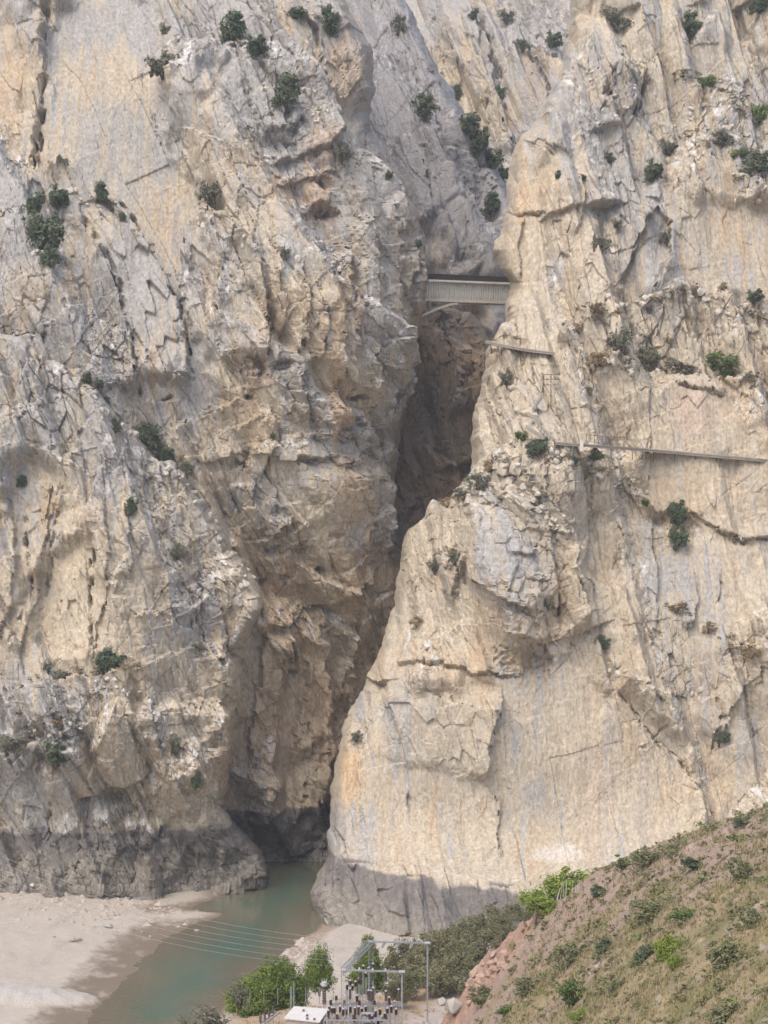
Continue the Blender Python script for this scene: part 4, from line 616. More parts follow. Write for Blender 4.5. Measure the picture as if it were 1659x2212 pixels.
for a in [
 (350, 140, 34, 32, 'o', 'grey-green bush on the smooth upper left wall, largest in that corner'), (500, 60, 30, 34, 'd', 'upper of two bushes in the diagonal gully near the top left'), (552, 98, 26, 24, 'd', 'lower of two bushes in the diagonal gully near the top left'), (640, 28, 22, 14, 'd', 'flat dark bush on top of the curved brown rock, left one'), (712, 46, 18, 34, 'd', 'tall narrow bush running down the top of the curved brown rock'), (615, 196, 32, 36, 'd', 'round tree-like bush on the ridge left of the rusty roofs'), (860, 55, 14, 28, 'o', 'thin olive bush in a crack at top centre, left of the far slope'), (357, 62, 12, 16, 'o', 'small olive bush high above the big grey-green bush on the left'), (918, 232, 25, 28, 'd', 'round dark bush standing alone on the grey slope above the bridge'),
 (70, 442, 20, 32, 'd', 'upper left lobe of the big dark bush group on the left edge'), (124, 426, 26, 26, 'd', 'upper right bush of the big dark group near the left edge'), (94, 505, 44, 46, 'd', 'largest dark bush of the group near the left edge'), (108, 556, 20, 26, 'd', 'lowest bush hanging from the dark group near the left edge'), (216, 416, 15, 25, 'd', 'slim dark bush on the slanting slab edge right of the dark group'), (241, 446, 9, 14, 'o', 'small bush midway down the slanting slab edge'), (264, 468, 9, 10, 'd', 'lowest tiny bush on the slanting slab edge'), (455, 416, 26, 32, 'o', 'loose olive bush above the pale jagged column'), (738, 326, 20, 28, 'o', 'dark olive bush at the end of the rusty overhang'), (840, 378, 9, 11, 'd', 'tiny dark bush on the grey wall above and left of the bridge'), (618, 545, 12, 18, 'o', 'small bush on the wall between two pale columns'), (140, 348, 12, 10, 'o', 'tiny bush at the foot of the long vertical crack on the left'),
 (186, 815, 11, 16, 'd', 'left of two small bushes at the start of the buttress ridge'), (212, 828, 13, 12, 'd', 'right of two small bushes at the start of the buttress ridge'), (249, 918, 12, 18, 'd', 'small dark bush on the buttress ridge left of the tall one'), (322, 946, 20, 36, 'd', 'tall green bush on the buttress ridge'), (356, 981, 22, 22, 'd', 'round green bush just below the tall one on the buttress ridge'), (402, 1015, 15, 20, 'o', 'last bush down the buttress ridge, right of the round one'), (283, 1092, 13, 22, 'd', 'dark bush in a notch above a white block on the left buttress'), (382, 1190, 18, 22, 'o', 'olive bush in the middle of the ribbed left buttress'), (430, 1395, 15, 14, 'o', 'small bush at the right end of the long ledge on the buttress'), (236, 1428, 34, 28, 'd', 'widest bush on the long ledge of the left buttress'), (140, 1456, 20, 14, 'o', 'low bush on the ledge left of the widest one'), (104, 1440, 12, 15, 'o', 'small bush at the left end of the ledge row'), (46, 1040, 12, 14, 'd', 'small bush at the left edge, level with the path across the gorge'), (120, 1630, 30, 30, 'd', 'dark feathery bush on the lower left rock above the stained band'), (30, 1605, 32, 20, 'o', 'low olive bush at the left edge above the stained band'), (378, 1610, 12, 26, 'o', 'upper of two thin bushes in the gully beside the cave mouth'), (423, 1685, 12, 24, 'd', 'lower of two thin bushes in the gully beside the cave mouth'), (590, 941, 7, 9, 'd', 'tiny dark tuft alone on the middle of the tan wall'),
 (985, 200, 14, 20, 'd', 'bush on the tan slab of the far ridge, left one'), (1081, 202, 13, 18, 'd', 'bush in the slanting groove of the far ridge'), (1008, 266, 28, 24, 'd', 'first bush of the row running down behind the bridge'), (1036, 304, 26, 30, 'd', 'second bush of the row running down behind the bridge'), (1060, 344, 26, 24, 'd', 'third bush of the row running down behind the bridge'), (1086, 376, 22, 16, 'd', 'lowest bush of the row, touching the right cliff'), (1060, 440, 20, 26, 'd', 'dark bush on the grey slope directly above the bridge'), (1195, 86, 20, 20, 'd', 'green bush on the top right end of the far ridge'), (1096, 34, 18, 20, 'o', 'olive bush near the top of the far ridge'), (1130, 98, 18, 12, 'd', 'flat bush under the white rocks of the far ridge'), (1022, 30, 9, 14, 'd', 'small bush at the head of the slanting groove, far ridge'), (905, 526, 7, 10, 'd', 'tiny bush on the wall just left above the bridge'),
 (1333, 42, 34, 26, 'o', 'wide dark bush on a ledge at the top of the right cliff'), (1490, 58, 22, 34, 'd', 'tall dark bush at the top of the right cliff'), (1640, 12, 28, 16, 'd', 'bush cut off by the top right corner'), (1410, 370, 22, 26, 'd', 'dark bush above the pale pillar on the right cliff'), (1445, 320, 20, 26, 'o', 'olive bush just above the dark one over the pale pillar'), (1315, 342, 12, 13, 'd', 'small bush under the black cracks of the right cliff'), (1525, 176, 30, 14, 'g', 'spreading light green shrub on the upper right terrace'), (1562, 300, 26, 18, 'o', 'olive shrub in the middle of the upper right terraces'), (1642, 245, 18, 28, 'g', 'light green shrub at the right edge, upper one'), (1640, 352, 32, 26, 'd', 'big dark bush at the right edge of the upper terraces'), (1598, 330, 20, 12, 'g', 'light green shrub beside the big dark bush at the right edge'), (1300, 530, 19, 20, 'o', 'olive bush in the groove left of the pale pillar'), (1335, 482, 11, 15, 'o', 'small olive bush above the groove left of the pale pillar'), (1205, 378, 6, 11, 'd', 'thin dark tuft on the upper left edge of the right cliff'), (1258, 383, 8, 7, 'd', 'tiny dark tuft beside the thin one on the right cliff'), (1441, 515, 15, 18, 'o', 'olive bush to the right of the pale pillar top'), (1284, 664, 28, 14, 'b', 'dry brown scrub on the left end of the green terrace'), (1340, 735, 30, 32, 'o', 'tall olive bush on the terrace above the smooth pink wall'), (1402, 770, 26, 30, 'o', 'grey bush on the terrace right of the tall olive one'), (1290, 776, 26, 18, 'b', 'brown scrub at the left end of the lower terrace'), (1470, 790, 34, 11, 'o', 'low grey scrub strip in the middle of the lower terrace'), (1445, 736, 12, 8, 'b', 'small dry tuft above the low grey scrub strip'), (1565, 785, 36, 26, 'g', 'round light green bush on the lower terrace'), (1630, 640, 20, 16, 'd', 'dark bush at the right edge under the flat tan wall'), (1560, 620, 16, 9, 'b', 'dry scrub on the crest of the white rubble, right side'), (1095, 815, 16, 23, 'o', 'bush under the narrow ledge path below the bridge'), (1275, 846, 9, 9, 'b', 'dry tuft above the long path, right of the pole'), (1160, 966, 30, 20, 'd', 'dark bush at the left end of the long cliff path'), (1245, 990, 22, 18, 'o', 'olive bush just under the long cliff path'), (1290, 985, 16, 9, 'g', 'small green shrub under the long path, right of the olive bush'), (1128, 942, 16, 11, 'g', 'green tuft left of the lower steps'), (1032, 1042, 26, 20, 'o', 'grey scrub on the sloping edge above the dark gorge, middle'), (1002, 1070, 20, 16, 'o', 'grey scrub lower down the sloping gorge edge'), (965, 1088, 16, 12, 'b', 'lowest dry tuft on the sloping gorge edge'), (1060, 1008, 18, 14, 'b', 'dry scrub high on the sloping gorge edge'), (1464, 1110, 22, 32, 'd', 'upper half of the dark bush on the flat right wall'), (1464, 1160, 22, 26, 'd', 'lower half of the dark bush on the flat right wall'), (985, 1205, 16, 20, 'o', 'right of two grey bushes on the knob above the cave'), (940, 1220, 12, 26, 'o', 'left of two grey bushes on the knob above the cave'), (900, 1342, 14, 14, 'b', 'round dry bush on the slope below the grey pair'), (1300, 1385, 18, 15, 'd', 'dark bush in the middle of the lower right cliff'), (1185, 1305, 13, 12, 'o', 'small grey bush on the grey spur'), (1395, 1085, 11, 8, 'g', 'little green tuft left above the dark bush on the flat wall'), (1465, 1310, 22, 8, 'b', 'dry grass on a small ledge of the right wall'), (1530, 1356, 16, 14, 'b', 'dry bush on the ledge stepping down to the right'), (1625, 1410, 28, 14, 'b', 'dry scrub at the right edge of the lower cliff'), (1560, 1592, 17, 14, 'd', 'dark round bush in the crack above the hillside'), (770, 1592, 15, 12, 'o', 'grey tuft on the left edge of the pale quarry-like wall')]:
    plant(*a, group='bushes growing on the cliffs')
# hillside shrubs
for a in [
 (1222, 1910, 58, 42, 'p', 'bright green pine-like shrub where hillside meets the dark band'), (1172, 1948, 48, 28, 'p', 'lower green shrub left of the bright pine-like one'), (1140, 1975, 26, 14, 'p', 'lowest green shrub at the tip of the green clump'), (1292, 1926, 20, 15, 'd', 'small dark shrub right of the pale dry stalks'), (1398, 1852, 40, 18, 'o', 'olive shrub on the hillside skyline, middle'), (1348, 1868, 18, 12, 'd', 'dark shrub at the left end of the skyline row'), (1456, 1836, 26, 12, 'o', 'flat shrub on the skyline right of the olive one'), (1500, 1868, 34, 12, 'd', 'dark flat shrub just below the skyline'), (1600, 1776, 20, 12, 'd', 'dark shrub high on the skyline near the right edge'), (1600, 1880, 34, 26, 'o', 'grey-olive shrub near the right edge of the hillside'), (1480, 1976, 30, 15, 'g', 'light green shrub in the middle of the hillside'), (1400, 1962, 42, 26, 'o', 'wide grey shrub in the middle of the hillside'), (1442, 2046, 30, 34, 'p', 'brightest round green shrub on the hillside'), (1462, 2078, 22, 20, 'p', 'small bright shrub at the foot of the brightest one'), (1390, 2066, 24, 20, 'd', 'dark green shrub left of the brightest round one'), (1306, 2048, 22, 24, 'd', 'dark shrub between the grey one and the red outcrop'), (1230, 2062, 38, 34, 'o', 'big grey-olive shrub above the red outcrop'), (1238, 2150, 30, 32, 'g', 'upright green shrub near the bottom of the hillside'), (1100, 2182, 24, 14, 'g', 'low green shrub at the bottom left of the hillside'), (1562, 2062, 42, 36, 'o', 'large pale olive shrub right of the brightest one'), (1140, 2130, 34, 26, 'o', 'grey shrub left of the upright green one'), (1040, 2150, 30, 24, 'o', 'grey shrub over the foot of the red outcrop'), (1250, 2195, 26, 14, 'p', 'green shrub cut by the bottom edge'), (1560, 2185, 50, 24, 'o', 'wide grey shrub at the bottom right corner'), (1330, 2130, 26, 16, 'o', 'low olive shrub between the two bottom green ones'), (1620, 1980, 30, 22, 'o', 'olive shrub at the right edge, mid height of the hillside')]:
    plant(*[('h' if q == 'o' else q) for q in a], name='shrub', cat='shrub', group='shrubs on the near hillside')
# thicket on the bank between beach and yard
rnd = random.Random(77); TH = ['at the left end of the thicket, next to the beach', 'second from the left in the thicket by the tall steel post', 'third from the left, low at the front of the thicket', 'in the thicket just left of the tall steel post', 'behind the tall steel post', 'directly right of the tall steel post', 'highest left part of the thicket against the sand', 'in the middle of the thicket', 'low in the middle of the thicket', 'upper middle of the thicket', 'at the front right of the thicket', 'upper right of the thicket under the stained rock', 'right part of the thicket beside the red outcrop', 'at the top of the thicket by the green shrubs', 'at the right end of the thicket against the hillside', 'topmost of the thicket, touching the stained rock', 'low right of the thicket against the red outcrop', 'in the hollow left of the red outcrop', 'right end of the thicket below the green shrubs', 'front of the thicket above the pale boulders', 'lowest left of the thicket behind the near steel post', 'last right one, under the bright green shrubs']
TP = [(868, 2068, 30, 34), (905, 2085, 30, 34), (880, 2120, 30, 26), (915, 2050, 24, 34), (945, 2060, 30, 40), (950, 2110, 34, 36), (960, 2028, 26, 26), (990, 2052, 34, 38), (985, 2100, 32, 36), (1010, 2012, 28, 26), (1020, 2075, 28, 36), (1046, 2000, 30, 26), (1048, 2042, 30, 30), (1085, 1984, 30, 20), (1090, 2018, 28, 24), (1125, 1972, 28, 16), (1110, 2050, 30, 22), (1075, 2085, 30, 26), (1145, 2010, 30, 20), (1030, 2125, 28, 24), (860, 2140, 26, 20), (1175, 1985, 28, 16)]
for i, ((x, y, rx, ry), t) in enumerate(zip(TP, TH)):
    plant(x, y, rx * 1.3, ry * 1.2, 't', 'dull olive-brown bush ' + t, name='thicket_bush', cat='bush', group='thicket beside the substation', Y=322 - (y - 1990) * .22)
# pines by the yard
def pine(px, pytop, pybase, rx, z, label, kind='y', lobes=None):
    b_ = V(atz(px, pybase, z)); mp_ = b_.y / FOC; Ht = (pybase - pytop) * mp_; R_ = rx * mp_; e_ = empty('pine_tree', b_); tag(e_, label, 'tree', 'trees beside the substation')
    q = []; rr = random.Random(px)
    for (cx, cz, r, h) in lobes or [(0, .5, 1.1, .52)]:
        a, _ = leaves(px + int(cx * 10), 9000 if not lobes else 6500, 90, .04, (1, 1, 1), tall=.2); q.append(a * np.array([R_ * r, R_ * r * .95, Ht * h]) + np.array([cx * R_, 0, Ht * cz]))
    c = obj('crown', quads('crown', np.concatenate(q), LM[kind]), e_)
    mb = MB(); mb.tube([(0, 0, -.4), (.05, 0, Ht * .4), (0, 0, Ht * .85)], [.16, .11, .03]); [mb.tube([(0, 0, Ht * (.25 + .08 * i)), (R_ * .7 * math.cos(i * 2.4), R_ * .7 * math.sin(i * 2.4), Ht * (.4 + .08 * i))], [.06, .02], 4) for i in range(6)]; mb.build('trunk', BARK, e_, True)
pine(545, 2092, 2198, 44, 5.8, 'round bright green pine left of the yard, front one', lobes=[(-.2, .36, 1.35, .46), (.4, .48, 1.3, .55), (0, .3, 1.6, .38)]); pine(602, 2056, 2186, 50, 6.0, 'broad bright green pine behind the front one', lobes=[(0, .55, 1.25, .5), (-.45, .38, 1.15, .46), (.45, .36, 1.15, .46), (0, .25, 1.45, .34)])
pine(690, 2034, 2145, 36, 6.0, 'upright green pine on its own in front of the pale beach', lobes=[(0, .56, 1.0, .5), (.1, .32, 1.15, .38), (-.1, .4, 1.1, .4)]); pine(796, 2014, 2150, 44, 5.5, 'pointed pine behind the steel gantry', lobes=[(0, .80, .45, .26), (0, .52, .9, .38), (-.1, .28, 1.25, .34), (.2, .3, 1.1, .34)]); pine(652, 2098, 2165, 20, 6.4, 'small dark tree between the two bright pines', 'd')
# dry grass and herbs caught on ledges and crests
LG = [([(1260, 780), (1400, 795), (1560, 800), (1655, 830)], 60, 12), ([(1215, 745), (1290, 680), (1400, 645), (1480, 622)], 34, 9), ([(1480, 622), (1560, 650), (1655, 690)], 26, 9), ([(1440, 150), (1530, 180), (1650, 260)], 44, 14), ([(1480, 300), (1560, 300), (1655, 330)], 36, 16), ([(1580, 370), (1655, 390)], 14, 12), ([(1160, 985), (1250, 1000), (1330, 1030)], 26, 12), ([(960, 1095), (1010, 1060), (1060, 1010), (1130, 935)], 40, 9), ([(1440, 1300), (1530, 1360), (1640, 1400)], 16, 8), ([(880, 1250), (960, 1200), (1000, 1190)], 18, 14), ([(60, 1465), (210, 1450), (300, 1440)], 26, 8), ([(180, 830), (300, 930), (400, 1020)], 34, 12), ([(20, 1590), (130, 1560), (230, 1520)], 26, 12), ([(200, 410), (280, 490), (370, 600)], 14, 8), ([(470, 30), (560, 120), (610, 180)], 16, 10), ([(1000, 250), (1060, 340), (1090, 380)], 20, 10), ([(860, 30), (900, 100), (960, 200)], 10, 10), ([(620, 30), (720, 50)], 8, 10)]
QD, QG = [], []; rl_ = np.random.default_rng(12)
for poly, n, sp in LG:
    for i in range(n):
        t = rl_.random() * (len(poly) - 1); j = min(int(t), len(poly) - 2); f = t - j; x = poly[j][0] * (1 - f) + poly[j + 1][0] * f + rl_.normal() * sp; y = poly[j][1] * (1 - f) + poly[j + 1][1] * f + rl_.normal() * sp * .7
        loc, nor, ob = hit(x, y)
        if ob is None: continue
        a, _ = leaves(3000 + i, 70, 7, .15); s = rl_.uniform(.45, 1.35); (QD if rl_.random() < .55 else QG).append(a * np.array([s * 1.3, s, s * .65]) + np.array(loc) + np.array([0, -.1, .1]))
o = obj('ledge_grass', quads('ledge_grass', np.concatenate(QD), LM['b'])); tag(o, 'dry brown grass caught on the ledges of the cliffs', 'grass', kind='stuff')
o = obj('ledge_herbs', quads('ledge_herbs', np.concatenate(QG), LM['o'])); tag(o, 'small grey-green herbs growing on the cliff ledges', 'herbs', kind='stuff')
# foreground reeds at the bottom and pale stalks on the hill
for i, (x, y, rx, ry, k, lb) in enumerate([(470, 2205, 50, 26, 'o', 'grey reedy shrub on the river bank at the bottom edge'), (520, 2150, 18, 34, 'o', 'grey reedy shrub against the front pine'), (420, 2216, 34, 14, 'o', 'lowest grey reedy shrub on the bank, left end')]): plant(x, y, rx, ry, k, lb, name='reed_shrub', cat='shrub', Y=288 - i * 2, group='reedy shrubs on the bank')
rs = hit(1236, 1938)[0]; mb = MB(); rr = random.Random(9)
for i in range(13):
    p = Vector((rr.uniform(-1.6, 2.0), rr.uniform(-.8, .8), -.3)); mb.tube([p, p + Vector((rr.uniform(-.1, .4), 0, rr.uniform(1.2, 2.2)))], [.03, .018], 4)
o = mb.build('dry_stalks', flat_mat('dry_stalk', (.5, .46, .42), .9), None, False, rs); tag(o, 'cluster of pale upright dry stalks beside the bright pine-like shrub', 'stalks')
# dry grass, uncountable
def tuft_field(name, n, xr, yr, zf, mat, hgt, wid, seed, keep=None, blades=5):
    r = np.random.default_rng(seed); x = r.uniform(*xr, n); y = r.uniform(*yr, n)
    if keep is not None: k = keep(x, y, r); x = x[k]; y = y[k]; n = len(x)
    z = zf(x, y) - .05; V_ = []
    for b_ in range(blades):
        a = r.uniform(0, 6.28, n); h = hgt * r.uniform(.5, 1.2, n); w = wid * r.uniform(.6, 1.3, n); ln = r.uniform(.1, .55, n) * h; bx = x + r.normal(0, .12, n); by = y + r.normal(0, .12, n)
        V_.append(np.stack([np.stack([bx - w * np.sin(a), by + w * np.cos(a), z], -1), np.stack([bx + w * np.sin(a), by - w * np.cos(a), z], -1), np.stack([bx + np.cos(a) * ln, by + np.sin(a) * ln, z + h], -1)], 1))
    q = np.concatenate(V_).reshape(-1, 3); me = bpy.data.meshes.new(name); nn_ = len(q) // 3; me.vertices.add(len(q)); me.vertices.foreach_set('co', q.astype(np.float32).reshape(-1)); me.loops.add(len(q)); me.loops.foreach_set('vertex_index', np.arange(len(q), dtype=np.int32)); me.polygons.add(nn_); me.polygons.foreach_set('loop_start', np.arange(0, len(q), 3, dtype=np.int32)); me.polygons.foreach_set('loop_total', np.full(nn_, 3, np.int32)); me.update(calc_edges=True); me.materials.append(mat)
    o = obj(name, me); return o
GR = leaf_mat('dry_grass', (.18, .175, .075), (.36, .295, .165))
hk = lambda x, y, r: (r.random(len(x)) < np.clip(.55 + 1.3 * fbm(x / 4, y / 5, 3, 81), .05, 1)) & (x < 12 + (262 - y) * .35 + 30) & (idw([(8.6, 264, 1), (13.5, 257, .8), (23, 245, .55), (33, 232, .6), (20, 240, .1), (20, 215, 0), (30, 200, 0), (40, 180, 0), (12, 235, 0)], x, y, 3, 2.0) < .38 + .3 * r.random(len(x)))
g1 = tuft_field('dry_grass', 42000, (6, 48), (150, 264), hill_z, GR, .42, .05, 3, hk); tag(g1, 'dry straw and olive grass covering the near hillside', 'grass', kind='stuff')
g2 = tuft_field('yard_weeds', 2500, (-16, 30), (262, 299), ground_z, GR, .35, .05, 5, lambda x, y, r: fbm(x / 4, y / 4, 3, 83) > -.05); tag(g2, 'dry weeds growing in and around the substation yard', 'weeds', kind='stuff')
r_ = np.random.default_rng(8); Q = []
for i in range(2300):
    x = r_.uniform(8, 46); y = r_.uniform(160, 258)
    if x > 10 + (262 - y) * .35 + 24: continue
    a, _ = leaves(1000 + i, 44, 5, .2); s = .2 + .9 * r_.random() ** 2.5; Q.append(a * np.array([s, s, s * .7]) + np.array([x, y, float(hill_z(np.array([x]), np.array([y]))[0]) + .15]))
QG2 = []
for i in range(300):
    x = r_.uniform(9, 44); y = r_.uniform(165, 256)
    if x > 10 + (262 - y) * .35 + 24: continue
    a, _ = leaves(7000 + i, 90, 7, .16); s = .3 + .8 * r_.random() ** 2; QG2.append(a * np.array([s * 1.2, s, s * .75]) + np.array([x, y, float(hill_z(np.array([x]), np.array([y]))[0]) + .25]))
o = obj('green_scrub', quads('green_scrub', np.concatenate(QG2), leaf_mat('green_scrub_leaf', (.12, .145, .05), (.22, .235, .09)))); tag(o, 'soft light green herbs scattered over the near hillside', 'herbs', kind='stuff')
sc_ = obj('low_scrub', quads('low_scrub', np.concatenate(Q), leaf_mat('scrub_leaf', (.13, .135, .06), (.25, .22, .12)))); tag(sc_, 'small dull green and brown scrub scattered over the hillside', 'scrub', kind='stuff')
# ------------------------------------------------------------------ substation
YZ = 8.0
def S(zx, zy, Y): return V(at((zx / 5.925 + 820) / 1.1573, (zy / 5.925 + 2280) / 1.1573, Y))
def lattice(m, a, b, w, n, up=(0, 0, 1)):
    a = Vector(a); b = Vector(b); d = (b - a).normalized(); u = Vector(up) if abs(d.dot(Vector(up))) < .95 else Vector((1, 0, 0)); r = d.cross(u).normalized(); u = r.cross(d).normalized(); c = [(r * i + u * j) * w / 2 for i, j in ((-1, -1), (1, -1), (1, 1), (-1, 1))]
    for k in c: m.bar(a + k, b + k, .055)
    for i in range(n):
        p = a.lerp(b, i / n); q = a.lerp(b, (i + 1) / n)
        for k in range(4): m.bar(p + c[k], q + c[(k + 1) % 4], .028); m.bar(p + c[k], p + c[(k + 1) % 4], .028)
YN, YF = 272.0, 282.0
nl = S(230, 858, YN); nr = S(1095, 930, YN); fl = S(635, 440, YF); fr = S(1472, 515, YF); nr.z = nl.z - .2; fr.z = fl.z - .15
GA = empty('steel_gantry', (nl.x, nl.y, YZ)); tag(GA, 'galvanised steel gantry with lattice legs and crossbeams over the substation', 'gantry'); O = Vector((nl.x, nl.y, YZ))
for nm, p, lat in (('lattice_column', nl, 1), ('lattice_column', fl, 1), ('post', nr, 0), ('post', fr, 0)):
    mb = MB(); q = Vector((p.x, p.y, YZ - .5)) - O
    if lat: lattice(mb, q, p - O, .5, 14)
    else: mb.bar(q, p - O, .17)
    mb.build(nm, STEEL, GA); mb = MB(); mb.box(-.32, .32, -.32, .32, -.05, .1); mb.build('cap', INSW, GA, loc=p - O)
mb = MB(); lattice(mb, nl - O, fl - O, .55, 16); mb.build('lattice_beam', STEEL, GA)
mb = MB(); mb.bar(nl - O, nr - O, .24, .17); mb.build('crossbeam', STEEL, GA); mb = MB(); mb.bar(fl - O, fr - O, .2, .16); mb.build('crossbeam', STEEL, GA)
for t in (.25, .5, .74): p = fl.lerp(fr, t) - O; mb = MB(); mb.bar(p + Vector((0, 0, -.05)), p + Vector((-.35, 0, -.65)), .14, .26); mb.build('hanger', STEEL, GA)
for i, t in enumerate((.27, .5, .72)): p = nl.lerp(nr, t) - O; mb = MB(); mb.tube([p + Vector((0, 0, .1)), p + Vector((0, 0, .35))], [.16, .05], 6); mb.build('insulator_head', INSW, GA)
# porcelain insulator posts on thin supports
im = MB()
for i in range(7): im.tube([(0, 0, i / 7), (0, 0, i / 7 + .05), (0, 0, i / 7 + .14)], [.13, .15, .07], 7, False)
im.tube([(0, 0, 0), (0, 0, 1)], .07, 6); ime = im.mesh('porcelain', INS); cm = MB(); cm.tube([(0, 0, 0), (0, 0, .12), (0, 0, .16)], [.16, .14, .04], 7); cme = cm.mesh('cap', INSW); sm_ = MB(); sm_.bar((-.06, 0, 0), (-.06, 0, 1), .06); sm_.bar((.06, 0, 0), (.06, 0, 1), .06); sme = sm_.mesh('support', STEEL)
ORD = ['first', 'second', 'third', 'fourth', 'fifth', 'sixth', 'seventh', 'eighth', 'ninth', 'tenth', 'eleventh', 'twelfth', 'thirteenth', 'fourteenth']
ROWS = [('second front row below the bus frame', 273.2, [(20, 1400, 1470), (95, 1420, 1500), (180, 1400, 1480), (270, 1440, 1520), (330, 1400, 1490), (500, 1430, 1510), (560, 1400, 1470), (770, 1440, 1520), (880, 1430, 1500), (940, 1400, 1490), (1010, 1440, 1520)]), ('back row under the lattice beam', 280.5, [(282, 1078, 1150), (331, 1018, 1080), (362, 1088, 1160), (410, 1035, 1100), (462, 985, 1060), (520, 800, 850), (560, 905, 960), (605, 830, 880), (665, 770, 850)]), ('middle row above the steel bus frame', 276.0, [(40, 1300, 1375), (122, 1240, 1300), (326, 1140, 1290), (430, 1240, 1330), (600, 1165, 1300), (640, 1170, 1320), (670, 1125, 1300), (858, 1175, 1315), (905, 1270, 1340), (985, 1330, 1400), (1045, 1150, 1300)]), ('front row at the bottom edge', 271.0, [(5, 1460, 1560), (60, 1420, 1495), (135, 1510, 1620), (225, 1440, 1530), (400, 1420, 1530), (452, 1405, 1520), (390, 1535, 1625), (650, 1540, 1620), (705, 1465, 1560), (742, 1590, 1659), (792, 1555, 1620), (842, 1500, 1565)])]
for rn, Y, items in ROWS:
    for i, (zx, zt, zb) in enumerate(sorted(items)):
        t = S(zx, zt, Y); b_ = S(zx, zb, Y); h = t.z - b_.z; zb_ = YZ - .2
        e_ = empty('insulator_post', (t.x, t.y, zb_)); tag(e_, '%s brown insulator post from the left in the %s' % (ORD[i], rn), 'insulator', 'insulator posts in the substation')
        o = obj('support', sme, e_); o.scale = (1, 1, b_.z - zb_); o = obj('porcelain', ime, e_, (0, 0, b_.z - zb_)); o.scale = (1.15, 1.15, h); obj('cap', cme, e_, (0, 0, b_.z - zb_ + h))
for i, zx in enumerate((470, 660, 858)):
    t = S(zx, 940, YN); e_ = obj('hanging_insulator', ime, None, (t.x, t.y, nl.z - .2 - .85 - .12)); e_.scale = (1, 1, .85); tag(e_, '%s dark insulator string from the left hanging under the near crossbeam' % ORD[i], 'insulator', 'insulator strings under the crossbeam')
def frame(a, b, z, label, legs=5):
    a = Vector((a.x, a.y, z)); b = Vector((b.x, b.y, z)); e_ = empty('bus_frame', (a.x, a.y, YZ)); tag(e_, label, 'frame', 'steel frames in the yard'); o = Vector((a.x, a.y, YZ)); mb = MB(); mb.bar(a - o, b - o, .22, .16); mb.bar(a - o + Vector((0, .8, 0)), b - o + Vector((0, .8, 0)), .16, .12); mb.build('beam', STEEL, e_)
    for i in range(legs): p = a.lerp(b, i / (legs - 1)) - o; mb = MB(); mb.bar((p.x, p.y, -.3), p, .12); mb.build('leg', STEEL, e_)
    for i in range(legs * 2): p = a.lerp(b, (i + .5) / legs / 2) - o; mb = MB(); mb.box(-.14, .14, -.1, .2, .08, .25 + .15 * (i % 3)); mb.build('switch_box', (STEEL, STEEL, INS)[i % 3], e_, loc=p)
f1 = S(60, 1385, 275.5); f2 = S(1095, 1400, 275.5); frame(f1, f2, f1.z, 'long light steel frame across the middle of the substation', 7)
f1 = S(-60, 1600, 270.5); f2 = S(900, 1640, 270.5); frame(f1, f2, f1.z, 'front steel frame with boxes at the bottom edge of the substation', 6)
def dz(x, y): return x / 3.072 / 1.1573 + 560 / 1.1573, y / 3.072 / 1.1573 + 2180 / 1.1573
# breaker with white head
p = V(at(*dz(770, 1010), 276)); t = V(at(*dz(770, 880), 276)); e_ = empty('circuit_breaker', (p.x, p.y, YZ)); tag(e_, 'tall breaker with dark column and white head above the white roof', 'breaker')
o = obj('support', sme, e_); o.scale = (1.6, 1.6, p.z - YZ); o = obj('porcelain', ime, e_, (0, 0, p.z - YZ)); o.scale = (1.7, 1.7, t.z - p.z); mb = MB(); mb.tube([(0, 0, 0), (0, 0, .1), (0, 0, .5), (0, 0, .6)], [.2, .36, .34, .1], 10); mb.bar((-.5, 0, .3), (.5, 0, .3), .12); [mb.tube([(x, 0, .5), (x, 0, .85)], .05, 5) for x in (-.25, 0, .25)]; mb.build('head', INSW, e_, loc=(0, 0, t.z - YZ))
# hut with mono-pitch roof
cz = [dz(460, 1120), dz(540, 1030), dz(808, 1050), dz(735, 1150)]; A = V(atz(*cz[0], 10.6)); B = V(atz(*cz[1], 11.1)); C_ = V(atz(*cz[2], 11.1)); D = V(atz(*cz[3], 10.6)); HU = empty('equipment_hut', (A.x, A.y, YZ)); tag(HU, 'small hut with flat white sheet roof at the bottom edge', 'hut'); o = Vector((A.x, A.y, YZ))
mb = MB(); T = Vector((0, 0, .14)); q = [A - o, D - o, C_ - o, B - o]; mb.add(q + [k - T for k in q], [(0, 1, 2, 3), (7, 6, 5, 4), (0, 4, 5, 1), (1, 5, 6, 2), (2, 6, 7, 3), (3, 7, 4, 0)]); rf = mb.build('roof', ROOFM, HU)
for i, (u, v) in enumerate(((.35, .7), (.55, .35), (.62, .12), (.82, .12))): p = (A.lerp(D, u)).lerp(B.lerp(C_, u), v) - o; mb = MB(); mb.box(-.12, .12, -.3, .3, .0, .1); mb.build('roof_cleat', RUSTM, rf, loc=p)
cn = (A + B + C_ + D) / 4 - o; q = [cn + ((k - o) - cn) * .86 - Vector((0, 0, .17)) for k in (A, D, C_, B)]; mb = MB(); mb.add(q + [Vector((k.x, k.y, -.3)) for k in q], [(0, 1, 5, 4), (1, 2, 6, 5), (2, 3, 7, 6), (3, 0, 4, 7)]); mb.build('wall', WALLM, HU)
